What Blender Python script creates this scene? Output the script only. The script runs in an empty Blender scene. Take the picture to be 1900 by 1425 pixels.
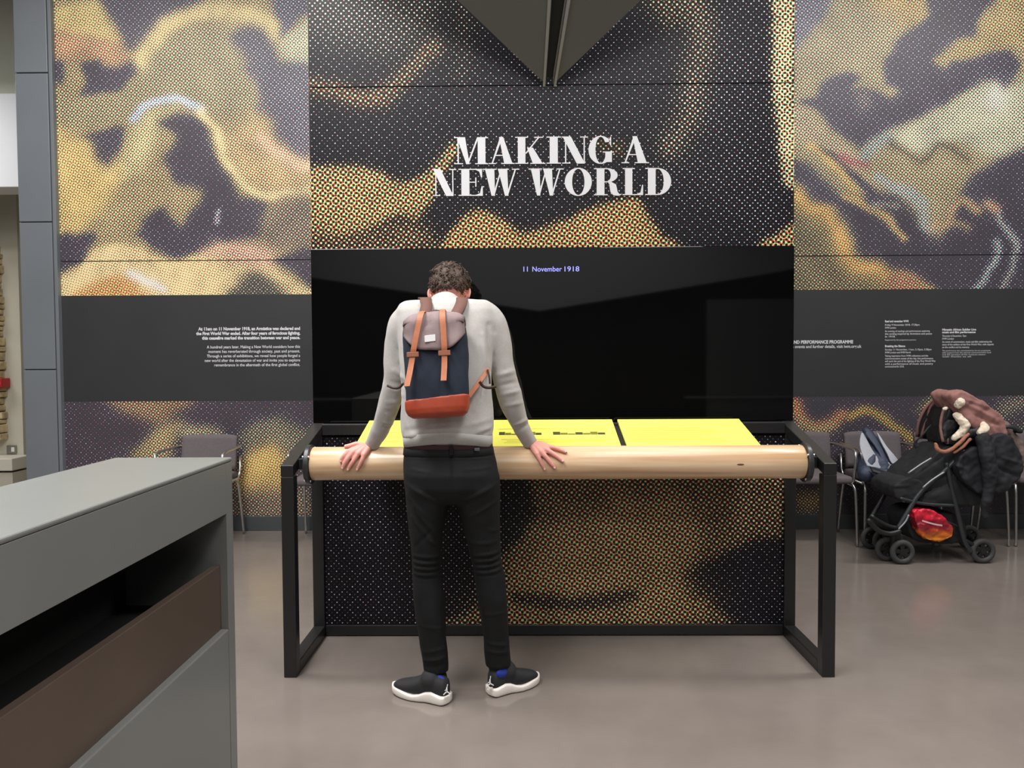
import bpy, bmesh, math, random
import numpy as np
from mathutils import Vector, Matrix, noise

# ------------------------------------------------------------------ camera, world, light, exposure
scene = bpy.context.scene
COL = scene.collection
random.seed(7)
F_PX, CX, CY = 1428.0, 950.0, 712.5
CAM_H = 1.40
YAW, PITCH, ROLL = math.radians(0.68), math.radians(-2.1), math.radians(0.33)

cam_data = bpy.data.cameras.new('camera')
cam_data.sensor_fit = 'HORIZONTAL'
cam_data.sensor_width = 36.0
cam_data.lens = 36.0 * F_PX / 1900.0
cam_data.clip_start = 0.05
cam = bpy.data.objects.new('camera', cam_data)
COL.objects.link(cam)
CAM_ROT = (Matrix.Rotation(YAW, 3, 'Z') @ Matrix.Rotation(math.pi / 2 + PITCH, 3, 'X') @ Matrix.Rotation(-ROLL, 3, 'Z'))
cam.matrix_world = Matrix.Translation((0, 0, CAM_H)) @ CAM_ROT.to_4x4()
scene.camera = cam

world = bpy.data.worlds.new('world')
scene.world = world
world.use_nodes = True
world.node_tree.nodes['Background'].inputs[0].default_value = (0.9, 0.95, 1.0, 1)
world.node_tree.nodes['Background'].inputs[1].default_value = 0.30

def area_light(name, loc, size, power, rot=(0, 0, 0), color=(1.0, 0.98, 0.965)):
    d = bpy.data.lights.new(name, 'AREA')
    d.shape = 'RECTANGLE'
    d.size, d.size_y = size
    d.energy = power
    d.color = color
    o = bpy.data.objects.new(name, d)
    o.location = loc
    o.rotation_euler = rot
    COL.objects.link(o)
    return o

area_light('ceiling_lamp', (-1.7, 1.6, 5.0), (1.0, 4.2), 250)
area_light('ceiling_lamp', (1.3, 1.6, 5.0), (1.0, 4.2), 120)
area_light('ceiling_lamp', (0.2, -3.2, 5.0), (6.0, 1.0), 110)
area_light('ceiling_lamp', (-3.4, 3.7, 5.0), (2.4, 0.7), 85)
area_light('ceiling_lamp', (3.6, 3.7, 5.0), (2.6, 0.7), 120)
area_light('rear_lamp', (0.0, -7.0, 5.0), (8.0, 0.6), 110)
area_light('side_room_lamp', (-6.6, 6.4, 4.2), (1.6, 1.6), 70)

scene.view_settings.view_transform = 'Standard'
scene.view_settings.look = 'None'
scene.view_settings.gamma = 1.0
scene.view_settings.use_curve_mapping = False
scene.view_settings.exposure = 0.38

# ------------------------------------------------------------------ pixel helpers
def ray(px, py):
    return (CAM_ROT @ Vector(((px - CX) / F_PX, (CY - py) / F_PX, -1.0))).normalized()

def U(px, py, Y):
    """point of the plane y = Y seen at a photo pixel"""
    d = ray(px, py)
    t = Y / d.y
    return Vector((d.x * t, Y, CAM_H + d.z * t))

def G(px, py):
    """floor point seen at a photo pixel"""
    d = ray(px, py)
    t = -CAM_H / d.z
    return Vector((d.x * t, d.y * t, 0.0))

def lin(c):
    c = c / 255.0
    return c / 12.92 if c <= 0.04045 else ((c + 0.055) / 1.055) ** 2.4

def rgb(r, g, b):
    return (lin(r), lin(g), lin(b), 1.0)

# ------------------------------------------------------------------ materials
MATS = {}
def mat(name, col, rough=0.6, metal=0.0, spec=0.5, noise_amt=0.0, noise_scale=20.0, bump=0.0, bump_scale=200.0, coat=0.0, sheen=0.0, emit=None, emit_strength=0.0, sss=0.0):
    if name in MATS:
        return MATS[name]
    m = bpy.data.materials.new(name)
    m.use_nodes = True
    nt = m.node_tree
    b = nt.nodes['Principled BSDF']
    b.inputs['Base Color'].default_value = col
    b.inputs['Roughness'].default_value = rough
    b.inputs['Metallic'].default_value = metal
    b.inputs['Specular IOR Level'].default_value = spec
    b.inputs['Coat Weight'].default_value = coat
    b.inputs['Coat Roughness'].default_value = 0.15
    b.inputs['Sheen Weight'].default_value = sheen
    if sss:
        b.inputs['Subsurface Weight'].default_value = sss
        b.inputs['Subsurface Radius'].default_value = (0.012, 0.005, 0.003)
        b.inputs['Subsurface Scale'].default_value = 1.0
    if emit:
        b.inputs['Emission Color'].default_value = emit
        b.inputs['Emission Strength'].default_value = emit_strength
    if noise_amt or bump:
        tc = nt.nodes.new('ShaderNodeTexCoord')
    if noise_amt:
        n = nt.nodes.new('ShaderNodeTexNoise')
        n.inputs['Scale'].default_value = noise_scale
        n.inputs['Detail'].default_value = 5
        nt.links.new(tc.outputs['Object'], n.inputs['Vector'])
        mr = nt.nodes.new('ShaderNodeMapRange')
        mr.inputs[1].default_value, mr.inputs[2].default_value = 0.3, 0.7
        mr.inputs[3].default_value, mr.inputs[4].default_value = 1 - noise_amt, 1 + noise_amt
        nt.links.new(n.outputs['Fac'], mr.inputs[0])
        mx = nt.nodes.new('ShaderNodeMix')
        mx.data_type = 'RGBA'
        mx.blend_type = 'MULTIPLY'
        mx.inputs[0].default_value = 1
        mx.inputs[6].default_value = col
        nt.links.new(mr.outputs[0], mx.inputs[7])
        nt.links.new(mx.outputs[2], b.inputs['Base Color'])
    if bump:
        n2 = nt.nodes.new('ShaderNodeTexNoise')
        n2.inputs['Scale'].default_value = bump_scale
        n2.inputs['Detail'].default_value = 3
        nt.links.new(tc.outputs['Object'], n2.inputs['Vector'])
        bp = nt.nodes.new('ShaderNodeBump')
        bp.inputs['Strength'].default_value = bump
        bp.inputs['Distance'].default_value = 0.004
        nt.links.new(n2.outputs['Fac'], bp.inputs['Height'])
        nt.links.new(bp.outputs[0], b.inputs['Normal'])
    MATS[name] = m
    return m

# ------------------------------------------------------------------ object helpers
def props(o, label=None, cat=None, group=None, kind=None):
    if label: o['label'] = label
    if cat: o['category'] = cat
    if group: o['group'] = group
    if kind: o['kind'] = kind
    return o

def empty(name, loc, label=None, cat=None, group=None, kind=None):
    o = bpy.data.objects.new(name, None)
    o.location = loc
    o.empty_display_size = 0.1
    COL.objects.link(o)
    return props(o, label, cat, group, kind)

def link_mesh(name, me, m, parent=None, smooth=False):
    if m is not None and len(me.materials) == 0:
        me.materials.append(m)
    if smooth:
        me.polygons.foreach_set('use_smooth', [True] * len(me.polygons))
    o = bpy.data.objects.new(name, me)
    COL.objects.link(o)
    if parent is not None:
        o.parent = parent
        # meshes are written in world space; keep them there under a moved parent
        loc = Vector((0, 0, 0))
        p = parent
        while p is not None:
            loc += p.location
            p = p.parent
        o.location = -loc
    return o

def mesh_of(name, verts, faces):
    me = bpy.data.meshes.new(name)
    me.from_pydata([tuple(v) for v in verts], [], faces)
    me.update()
    return me

def obj(name, vf, m, parent=None, smooth=False, label=None, cat=None, group=None, kind=None):
    me = mesh_of(name, *vf)
    bm = bmesh.new(); bm.from_mesh(me)
    bmesh.ops.recalc_face_normals(bm, faces=bm.faces)
    bm.to_mesh(me); bm.free()
    o = link_mesh(name, me, m, parent, smooth)
    return props(o, label, cat, group, kind)

def merge(*parts):
    V, Fc = [], []
    for v, f in parts:
        k = len(V)
        V += [Vector(p) for p in v]
        Fc += [tuple(i + k for i in q) for q in f]
    return V, Fc

def box(x0, x1, y0, y1, z0, z1):
    v = [(x, y, z) for z in (z0, z1) for y in (y0, y1) for x in (x0, x1)]
    f = [(0, 2, 3, 1), (4, 5, 7, 6), (0, 1, 5, 4), (2, 6, 7, 3), (0, 4, 6, 2), (1, 3, 7, 5)]
    return [Vector(p) for p in v], f

def bevel_mesh(vf, width, segs=2):
    me = mesh_of('tmp', *vf)
    bm = bmesh.new(); bm.from_mesh(me)
    bmesh.ops.recalc_face_normals(bm, faces=bm.faces)
    bmesh.ops.bevel(bm, geom=list(bm.edges), offset=width, segments=segs, affect='EDGES', profile=0.5, clamp_overlap=True)
    bm.verts.ensure_lookup_table()
    V = [v.co.copy() for v in bm.verts]
    for i, v in enumerate(bm.verts): v.index = i
    Fc = [tuple(v.index for v in f.verts) for f in bm.faces]
    bm.free()
    bpy.data.meshes.remove(me)
    return V, Fc

def bbox(x0, x1, y0, y1, z0, z1, w=0.004, segs=2):
    return bevel_mesh(box(x0, x1, y0, y1, z0, z1), w, segs)

def hexa(bottom, top):
    """solid between two quads"""
    v = [Vector(p) for p in bottom] + [Vector(p) for p in top]
    n = len(bottom)
    f = [tuple(range(n))[::-1], tuple(range(n, 2 * n))]
    f += [(i, (i + 1) % n, n + (i + 1) % n, n + i) for i in range(n)]
    return v, f

def slab(poly, normal, thick):
    n = Vector(normal).normalized() * thick
    a = [Vector(p) for p in poly]
    return hexa(a, [p + n for p in a])

def frame_chain(pts):
    tang = []
    for i in range(len(pts)):
        a = pts[max(i - 1, 0)]; b = pts[min(i + 1, len(pts) - 1)]
        tang.append((b - a).normalized())
    up = Vector((0, 0, 1)) if abs(tang[0].z) < 0.9 else Vector((0, 1, 0))
    u = (up - tang[0] * up.dot(tang[0])).normalized()
    out = []
    for t in tang:
        u = (u - t * u.dot(t)).normalized()
        out.append((t, u, t.cross(u)))
    return out

def smooth_path(pts, sub=6):
    P = [Vector(p) for p in pts]
    out = []
    for i in range(len(P) - 1):
        p0 = P[max(i - 1, 0)]; p1 = P[i]; p2 = P[i + 1]; p3 = P[min(i + 2, len(P) - 1)]
        for k in range(sub):
            t = k / sub
            out.append(0.5 * ((2 * p1) + (p2 - p0) * t + (2 * p0 - 5 * p1 + 4 * p2 - p3) * t * t + (3 * p1 - p0 - 3 * p2 + p3) * t ** 3))
    out.append(P[-1])
    return out

def smooth_vals(vals, sub=6):
    return [v.x for v in smooth_path([Vector((a, 0, 0)) for a in vals], sub)]

def tube(pts, r, n=10, cap='flat', flat=1.0):
    pts = [Vector(p) for p in pts]
    rs = r if isinstance(r, (list, tuple)) else [r] * len(pts)
    fr = frame_chain(pts)
    rings = []
    if cap == 'round':
        t, u, w = fr[0]
        for a in (80, 55, 28):
            a = math.radians(a)
            rings.append((pts[0] - t * rs[0] * math.sin(a), u, w, rs[0] * math.cos(a)))
    for p, (t, u, w), rr in zip(pts, fr, rs):
        rings.append((p, u, w, rr))
    if cap == 'round':
        t, u, w = fr[-1]
        for a in (28, 55, 80):
            a = math.radians(a)
            rings.append((pts[-1] + t * rs[-1] * math.sin(a), u, w, rs[-1] * math.cos(a)))
    V, Fc = [], []
    for p, u, w, rr in rings:
        for k in range(n):
            a = 2 * math.pi * k / n
            V.append(p + u * (rr * flat * math.cos(a)) + w * (rr * math.sin(a)))
    for i in range(len(rings) - 1):
        for k in range(n):
            k2 = (k + 1) % n
            Fc.append((i * n + k, i * n + k2, (i + 1) * n + k2, (i + 1) * n + k))
    Fc.append(tuple(range(n))[::-1])
    Fc.append(tuple(range((len(rings) - 1) * n, len(rings) * n)))
    return V, Fc

def limb(pts_r, sub=5, n=14):
    """round-capped limb through (point, radius)"""
    return tube(smooth_path([p for p, r in pts_r], sub), smooth_vals([r for p, r in pts_r], sub), n, 'round')

def loft(rings, n=28, close=True):
    """rings: (center, ax, ay, a, b, exponent)"""
    V, Fc = [], []
    for c, ax, ay, a, b, e in rings:
        for k in range(n):
            th = 2 * math.pi * k / n
            cs, sn = math.cos(th), math.sin(th)
            V.append(c + ax * (a * math.copysign(abs(cs) ** (2 / e), cs)) + ay * (b * math.copysign(abs(sn) ** (2 / e), sn)))
    for i in range(len(rings) - 1):
        for k in range(n):
            k2 = (k + 1) % n
            Fc.append((i * n + k, i * n + k2, (i + 1) * n + k2, (i + 1) * n + k))
    if close:
        Fc.append(tuple(range(n))[::-1])
        Fc.append(tuple(range((len(rings) - 1) * n, len(rings) * n)))
    return V, Fc

def ellipsoid(c, ax, ay, az, nu=24, nv=14):
    V, Fc = [c + az], []
    for j in range(1, nv):
        ph = math.pi * j / nv
        for k in range(nu):
            th = 2 * math.pi * k / nu
            V.append(c + ax * (math.sin(ph) * math.cos(th)) + ay * (math.sin(ph) * math.sin(th)) + az * math.cos(ph))
    V.append(c - az)
    for k in range(nu):
        Fc.append((0, 1 + k, 1 + (k + 1) % nu))
        Fc.append((len(V) - 1, 1 + (nv - 2) * nu + (k + 1) % nu, 1 + (nv - 2) * nu + k))
    for j in range(nv - 2):
        for k in range(nu):
            Fc.append((1 + j * nu + k, 1 + (j + 1) * nu + k, 1 + (j + 1) * nu + (k + 1) % nu, 1 + j * nu + (k + 1) % nu))
    return V, Fc

def disc_y(cx, y0, y1, cz, r, n=32, axis='y'):
    a, b = [], []
    for k in range(n):
        t = 2 * math.pi * k / n
        if axis == 'y':
            a.append((cx + r * math.cos(t), y0, cz + r * math.sin(t))); b.append((cx + r * math.cos(t), y1, cz + r * math.sin(t)))
        else:
            a.append((y0, cx + r * math.cos(t), cz + r * math.sin(t))); b.append((y1, cx + r * math.cos(t), cz + r * math.sin(t)))
    return hexa(a, b)

def union_remesh(name, parts, voxel, smooth_it=6, factor=0.5):
    """one continuous skin over overlapping closed shells"""
    me = mesh_of(name + '_src', *merge(*parts))
    bm = bmesh.new(); bm.from_mesh(me)
    bmesh.ops.recalc_face_normals(bm, faces=bm.faces)
    bm.to_mesh(me); bm.free()
    o = bpy.data.objects.new(name + '_src', me)
    COL.objects.link(o)
    md = o.modifiers.new('r', 'REMESH'); md.mode = 'VOXEL'; md.voxel_size = voxel
    if smooth_it:
        ms = o.modifiers.new('s', 'SMOOTH'); ms.factor = factor; ms.iterations = smooth_it
    dg = bpy.context.evaluated_depsgraph_get()
    dg.update()
    out = bpy.data.meshes.new_from_object(o.evaluated_get(dg))
    out.name = name
    bpy.data.objects.remove(o); bpy.data.meshes.remove(me)
    return out

def displace(me, fn):
    """move every vertex along its normal by fn(co array, normal array)"""
    n = len(me.vertices)
    co = np.empty(n * 3); me.vertices.foreach_get('co', co); co = co.reshape(-1, 3)
    no = np.empty(n * 3); me.vertices.foreach_get('normal', no); no = no.reshape(-1, 3)
    d = fn(co, no)
    co = co + no * d[:, None]
    me.vertices.foreach_set('co', co.ravel())
    me.update()

def pnoise(co, scale, seed=0.0):
    return np.array([noise.noise(Vector((p[0] * scale[0] + seed, p[1] * scale[1] + seed * 1.7, p[2] * scale[2] - seed))) for p in co])

def creases(co, no, segs):
    """fold lines: (ax, az, bx, bz, width, amp) in world x-z, on the side facing the room"""
    d = np.zeros(len(co))
    front = np.clip(-no[:, 1] * 1.6 + 0.25, 0, 1)
    for ax, az, bx, bz, w, amp in segs:
        vx, vz = bx - ax, bz - az
        L2 = vx * vx + vz * vz
        t = np.clip(((co[:, 0] - ax) * vx + (co[:, 2] - az) * vz) / L2, 0, 1)
        dx = co[:, 0] - (ax + t * vx); dz = co[:, 2] - (az + t * vz)
        r2 = (dx * dx + dz * dz) / (w * w)
        d += amp * np.exp(-r2) * (0.35 + 0.65 * np.sin(np.pi * np.clip(t, 0.08, 0.92))) * front
    return d

def text_mesh(name, body, size, origin, m, parent, ax=Vector((1, 0, 0)), ay=Vector((0, 0, 1)), align='LEFT', offset=0.0, space=1.0, line=1.0, width_to=None, label=None):
    cu = bpy.data.curves.new(name, 'FONT')
    cu.body = body
    cu.size = size
    cu.align_x = align
    cu.offset = offset
    cu.space_character = space
    cu.space_line = line
    cu.resolution_u = 3
    o = bpy.data.objects.new(name, cu)
    COL.objects.link(o)
    dg = bpy.context.evaluated_depsgraph_get(); dg.update()
    me = bpy.data.meshes.new_from_object(o.evaluated_get(dg))
    bpy.data.objects.remove(o); bpy.data.curves.remove(cu)
    xs = [v.co.x for v in me.vertices]
    k = 1.0
    if width_to and xs:
        k = width_to / (max(xs) - min(xs))
    for v in me.vertices:
        v.co = origin + ax * (v.co.x * k) + ay * v.co.y
    me.materials.clear()
    me.name = name
    r = link_mesh(name, me, m, parent)
    if label: r['label'] = label
    return r

def copy_tree(o, parent=None, dx=None):
    c = o.copy()
    COL.objects.link(c)
    c.parent = parent
    if dx is not None: c.location = o.location + dx
    for ch in [x for x in bpy.data.objects if x.parent == o]:
        copy_tree(ch, c)
    return c

# ------------------------------------------------------------------ printed halftone: tone field + ink screens
Y_WALL = 6.17      # back wall
Y_PANEL = 3.90     # free-standing title panel
Y_TFRONT, Y_TBACK = 3.30, 3.84

def poly_sd(P, poly):
    """signed distance (inside negative) from points P (n,2) to a closed polygon"""
    poly = np.asarray(poly, float)
    a = poly; b = np.roll(poly, -1, axis=0)
    best = np.full(len(P), 1e9)
    inside = np.zeros(len(P), bool)
    for (ax, ay), (bx, by) in zip(a, b):
        vx, vy = bx - ax, by - ay
        L2 = vx * vx + vy * vy + 1e-9
        t = np.clip(((P[:, 0] - ax) * vx + (P[:, 1] - ay) * vy) / L2, 0, 1)
        dx = P[:, 0] - (ax + t * vx); dy = P[:, 1] - (ay + t * vy)
        best = np.minimum(best, dx * dx + dy * dy)
        c = (ay > P[:, 1]) != (by > P[:, 1])
        with np.errstate(divide='ignore', invalid='ignore'):
            xi = (bx - ax) * (P[:, 1] - ay) / (by - ay + 1e-12) + ax
        inside ^= c & (P[:, 0] < xi)
    d = np.sqrt(best)
    return np.where(inside, -d, d)

def path_d(P, path):
    best = np.full(len(P), 1e9)
    for (ax, ay), (bx, by) in zip(path[:-1], path[1:]):
        vx, vy = bx - ax, by - ay
        t = np.clip(((P[:, 0] - ax) * vx + (P[:, 1] - ay) * vy) / (vx * vx + vy * vy + 1e-9), 0, 1)
        dx = P[:, 0] - (ax + t * vx); dy = P[:, 1] - (ay + t * vy)
        best = np.minimum(best, dx * dx + dy * dy)
    return np.sqrt(best)

def rounded(poly):
    pts = [Vector((p[0], p[1], 0)) for p in poly]
    n = len(pts)
    out = []
    for i in range(n):
        p0, p1, p2, p3 = pts[i - 1], pts[i], pts[(i + 1) % n], pts[(i + 2) % n]
        for k in range(3):
            t = k / 3
            q = 0.5 * ((2 * p1) + (p2 - p0) * t + (2 * p0 - 5 * p1 + 4 * p2 - p3) * t * t + (3 * p1 - p0 - 3 * p2 + p3) * t ** 3)
            out.append((q.x, q.y))
    return out

def tone(P, base, shapes, soft_k=1.0, gain=1.0):
    """P in photo pixels. shapes: (kind, origin, scale, points, colour, softness, width)"""
    img = np.tile(np.array([lin(c) for c in base]), (len(P), 1))
    # organic wobble so that traced edges look like a blurred photograph
    wob = np.stack([pnoise(np.c_[P / 26.0, np.zeros(len(P))], (1, 1, 1), 3.1), pnoise(np.c_[P / 26.0, np.zeros(len(P))], (1, 1, 1), 9.7)], 1) * 4.6
    Q = P + wob
    for s in shapes:
        kind, (ox, oy), sc, pts, colr, soft = s[:6]
        pts = [(ox + x / sc, oy + y / sc) for x, y in pts]
        if kind == 'p':
            sd = poly_sd(Q, rounded(pts))
        else:
            w = s[6] / sc / 2
            pp = smooth_path([Vector((x, y, 0)) for x, y in pts], 4)
            sd = path_d(Q, [(q.x, q.y) for q in pp]) - w
        k = 1 / (1 + np.exp(np.clip(sd / (max(soft, 0.5) * soft_k) * 2.2, -40, 40)))
        c = np.array([lin(v) for v in colr])
        img = img * (1 - k[:, None]) + c * k[:, None]
    if soft_k > 1: img = img * 0.84 + img.mean(1, keepdims=True) * 0.16 * np.array([1.0, 1.0, 1.08])
    mod = 1 + 0.22 * pnoise(np.c_[P / 45.0, np.zeros(len(P))], (1, 1, 1), 21.0) + 0.10 * pnoise(np.c_[P / 16.0, np.zeros(len(P))], (1, 1, 1), 5.0)
    return np.clip(img * gain * mod[:, None], 0.004, 0.95)

# quantile table of the dot screen s = .5 + .25 (cos u + cos v)
_g = np.linspace(0, 2 * np.pi, 200, endpoint=False)
_s = np.sort((0.5 + 0.25 * (np.cos(_g)[:, None] + np.cos(_g)[None, :])).ravel())
def threshold(t):
    t = np.clip(t, 0.0, 1.0)
    return np.interp(1 - t, np.linspace(0, 1, len(_s)), _s)

PAPER, INKFLOOR = 0.80, 0.016
def halftone_material(name, pitch, rough, floor=INKFLOOR, soft=0.16, spec=0.25):
    m = bpy.data.materials.new(name)
    m.use_nodes = True
    nt = m.node_tree; N = nt.nodes; L = nt.links
    b = N['Principled BSDF']
    b.inputs['Roughness'].default_value = rough
    b.inputs['Specular IOR Level'].default_value = spec
    tc = N.new('ShaderNodeTexCoord')
    at = N.new('ShaderNodeAttribute'); at.attribute_name = 'ink'
    sep = N.new('ShaderNodeSeparateColor'); L.new(at.outputs['Color'], sep.inputs[0])
    thr = [sep.outputs[0], sep.outputs[1], sep.outputs[2], at.outputs['Alpha']]
    def math_node(op, a, bb=None, c=None):
        n = N.new('ShaderNodeMath'); n.operation = op
        for i, v in enumerate((a, bb, c)):
            if v is None: continue
            if isinstance(v, (int, float)): n.inputs[i].default_value = v
            else: L.new(v, n.inputs[i])
        return n.outputs[0]
    T = []
    for ang, th in ((15, thr[0]), (75, thr[1]), (45, thr[3])):
        a = math.radians(ang); k = 2 * math.pi / pitch
        cs = []
        for vx, vz in ((math.cos(a), math.sin(a)), (-math.sin(a), math.cos(a))):
            d = N.new('ShaderNodeVectorMath'); d.operation = 'DOT_PRODUCT'
            L.new(tc.outputs['Object'], d.inputs[0]); d.inputs[1].default_value = (vx * k, 0, vz * k)
            cs.append(math_node('COSINE', d.outputs['Value']))
        s = math_node('MULTIPLY_ADD', math_node('ADD', cs[0], cs[1]), 0.25, 0.5)
        t = math_node('MULTIPLY_ADD', math_node('SUBTRACT', s, th), 1 / soft, 0.5)
        mr = N.new('ShaderNodeMapRange'); mr.interpolation_type = 'SMOOTHSTEP'
        L.new(t, mr.inputs[0])
        T.append(mr.outputs[0])
    ch = []
    for i in range(3):
        leak = math_node('MULTIPLY_ADD', T[min(i, 1)], 0.93, 0.07)
        if i == 2:
            leak = math_node('MULTIPLY', leak, thr[2])
        ch.append(math_node('MULTIPLY_ADD', math_node('MULTIPLY', leak, T[2]), PAPER, floor * (0.98, 0.92, 1.12)[i]))
    cmb = N.new('ShaderNodeCombineColor')
    for i in range(3): L.new(ch[i], cmb.inputs[i])
    L.new(cmb.outputs[0], b.inputs['Base Color'])
    return m

HALF_WALL = halftone_material('halftone_wall_print', 0.0205, 0.42, 0.060, 0.36, 0.4)
HALF_PANEL = halftone_material('halftone_panel_print', 0.0185, 0.40, 0.006)

def print_grid(name, x0, x1, z0, z1, Y, base, shapes, m, parent, step=0.014, label=None, gain=None):
    nx = max(2, int((x1 - x0) / step) + 1); nz = max(2, int((z1 - z0) / step) + 1)
    xs = np.linspace(x0, x1, nx); zs = np.linspace(z0, z1, nz)
    X, Z = np.meshgrid(xs, zs)
    co = np.stack([X.ravel(), np.full(X.size, Y), Z.ravel()], 1)
    # photo pixel of each vertex
    R = np.array(CAM_ROT.transposed())
    c = (co - np.array([0, 0, CAM_H])) @ R.T
    P = np.stack([CX + F_PX * c[:, 0] / -c[:, 2], CY - F_PX * c[:, 1] / -c[:, 2]], 1)
    img = tone(P, base, shapes, 1.7 if m is HALF_WALL else 1.3, gain or (0.86 if m is HALF_WALL else 0.66))
    t = np.clip((img - (0.060 if m is HALF_WALL else 0.006)) / PAPER, 0.002, 1)
    mx = t.max(1)
    tk = np.clip(mx ** (0.80 - 0.2 * mx), 0, 1)
    cm = np.clip((t[:, :2] / tk[:, None] - 0.07) / 0.93, 0.0, 1.0)
    ratio = np.clip(t[:, 2] / np.maximum(t[:, 1], 1e-3), 0, 1.4)
    ink = np.concatenate([threshold(cm), ratio[:, None], threshold(tk)[:, None]], 1)
    ids = np.arange(nx * nz).reshape(nz, nx)
    F = np.stack([ids[:-1, :-1].ravel(), ids[:-1, 1:].ravel(), ids[1:, 1:].ravel(), ids[1:, :-1].ravel()], 1)
    me = bpy.data.meshes.new(name)
    me.from_pydata(co.tolist(), [], F.tolist())
    a = me.attributes.new('ink', 'FLOAT_COLOR', 'POINT')
    a.data.foreach_set('color', ink.astype(np.float32).ravel())
    me.update()
    o = link_mesh(name, me, m, parent)
    if label: o['label'] = label
    return o

Z1, Z2 = 3.0645, 3.8
A, B = (0, 0), (0, 440)
K1 = (105, 99, 110); K2 = (92, 86, 96); K3 = (120, 115, 124)  # the two lighter darks carry glare haze of the upper print in their colour
LEFT = [
 ('p', A, Z1, [(570,-60),(1130,-60),(1120,50),(1050,80),(960,120),(900,190),(850,250),(800,300),(760,300),(720,290),(690,220),(650,140),(600,60)], K1, 4),
 ('p', A, Z1, [(315,60),(400,30),(540,10),(590,90),(640,170),(660,230),(500,210),(320,170)], (232,212,125), 5),
 ('p', A, Z1, [(320,180),(500,210),(660,235),(700,300),(740,340),(600,370),(520,350),(400,330),(318,330)], (208,164,108), 8),
 ('p', A, Z1, [(300,340),(370,350),(350,470),(300,450)], K2, 4),
 ('p', A, Z1, [(460,350),(560,345),(600,380),(680,370),(790,330),(780,400),(740,460),(690,520),(560,545),(480,565),(450,530),(490,470),(470,420)], K2, 4),
 ('p', A, Z1, [(800,360),(860,300),(960,210),(1080,150),(1180,130),(1280,160),(1330,260),(1400,340),(1450,470),(1470,560),(1380,640),(1200,640),(1100,560),(960,540),(840,560),(760,640),(600,720),(420,740),(330,700),(330,560),(500,560),(700,530),(790,420)], (182,172,120), 8),
 ('s', A, Z1, [(800,330),(880,220),(980,130),(1100,85),(1250,60),(1400,80),(1520,130),(1590,220)], (236,218,142), 6, 90),
 ('p', A, Z1, [(1310,190),(1430,150),(1500,180),(1560,250),(1600,340),(1780,350),(1780,900),(1700,910),(1650,870),(1570,800),(1540,720),(1520,660),(1460,620),(1470,540),(1450,470),(1400,400),(1400,330),(1330,260)], K3, 6),
 ('p', A, Z1, [(1560,-40),(1780,-40),(1780,70),(1700,110),(1640,180),(1590,220),(1600,140),(1560,80)], (126,123,135), 4),  # upper dark, greyed by glare that is put into its tone
 ('p', A, Z1, [(1590,250),(1700,150),(1780,90),(1780,340),(1640,340),(1590,300)], (208,206,162), 4),
 ('p', A, Z1, [(460,780),(560,740),(700,720),(710,760),(700,820),(670,880),(640,930),(600,950),(560,920),(530,860),(500,800)], K2, 4),
 ('p', A, Z1, [(315,780),(400,765),(470,810),(520,870),(560,940),(620,970),(680,930),(720,960),(640,1080),(560,1200),(440,1330),(320,1380)], (230,206,116), 10),
 ('p', A, Z1, [(740,760),(800,660),(900,620),(1000,620),(900,740),(860,880),(700,1000)], (215,205,140), 8),
 ('s', A, Z1, [(760,680),(810,620),(880,580),(980,562),(1060,580),(1140,625)], (208,216,224), 3, 46),
 ('p', A, Z1, [(900,690),(1000,650),(1100,660),(1160,700),(1200,780),(1230,860),(1260,930),(1310,1000),(1340,1060),(1370,1120),(1500,1130),(1520,1180),(1500,1300),(1440,1370),(1180,1390),(1000,1400),(880,1400),(820,1340),(800,1270),(840,1220),(930,1180),(980,1240),(1040,1270),(1080,1200),(1130,1140),(1140,1080),(1010,1050),(960,970),(930,900),(1000,800),(960,740)], (88,82,92), 5),
 ('p', A, Z1, [(1390,690),(1450,645),(1510,680),(1540,730),(1560,800),(1640,870),(1700,920),(1775,910),(1775,1040),(1680,1060),(1500,1080),(1400,1020),(1320,900),(1290,780)], (212,188,122), 8),
 ('s', A, Z1, [(1140,640),(1200,700),(1250,800),(1280,900),(1330,980),(1400,1060),(1480,1110),(1600,1110),(1770,1080)], (240,222,152), 4, 46),
 ('s', A, Z1, [(1480,790),(1560,850),(1680,930),(1770,950)], (238,208,160), 5, 60),
 ('p', A, Z1, [(1530,1180),(1780,1120),(1780,1400),(1500,1400)], (150,135,105), 9),
 ('s', A, Z1, [(1245,1200),(1235,1260)], (205,200,200), 2, 16),
 ('p', B, Z1, [(300,0),(540,-20),(500,70),(480,130),(430,170),(300,210)], K2, 4),
 ('p', B, Z1, [(780,-40),(1240,0),(1180,60),(1120,100),(1020,125),(940,105),(870,50)], K2, 5),
 ('p', B, Z1, [(300,240),(440,180),(500,110),(560,60),(680,40),(800,60),(900,110),(1020,140),(1120,110),(1200,60),(1300,50),(1420,90),(1500,130),(1580,190),(1680,260),(1780,350),(300,380)], (240,220,150), 4),
 ('p', B, Z1, [(1150,90),(1250,40),(1500,50),(1560,140),(1480,170),(1300,130)], (226,190,152), 7),
 ('p', B, Z1, [(1600,120),(1790,60),(1790,290),(1700,230),(1640,190),(1560,140)], K2, 4),
 ('p', B, Z1, [(1330,270),(1400,200),(1500,210),(1580,270),(1620,370),(1310,370)], (112,106,84), 6),
 ('p', B, Z1, [(400,360),(560,245),(720,222),(800,300),(830,360)], (226,178,88), 6),
 ('s', B, Z1, [(740,210),(850,250),(930,300)], (246,242,232), 4, 36),
]
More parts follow.
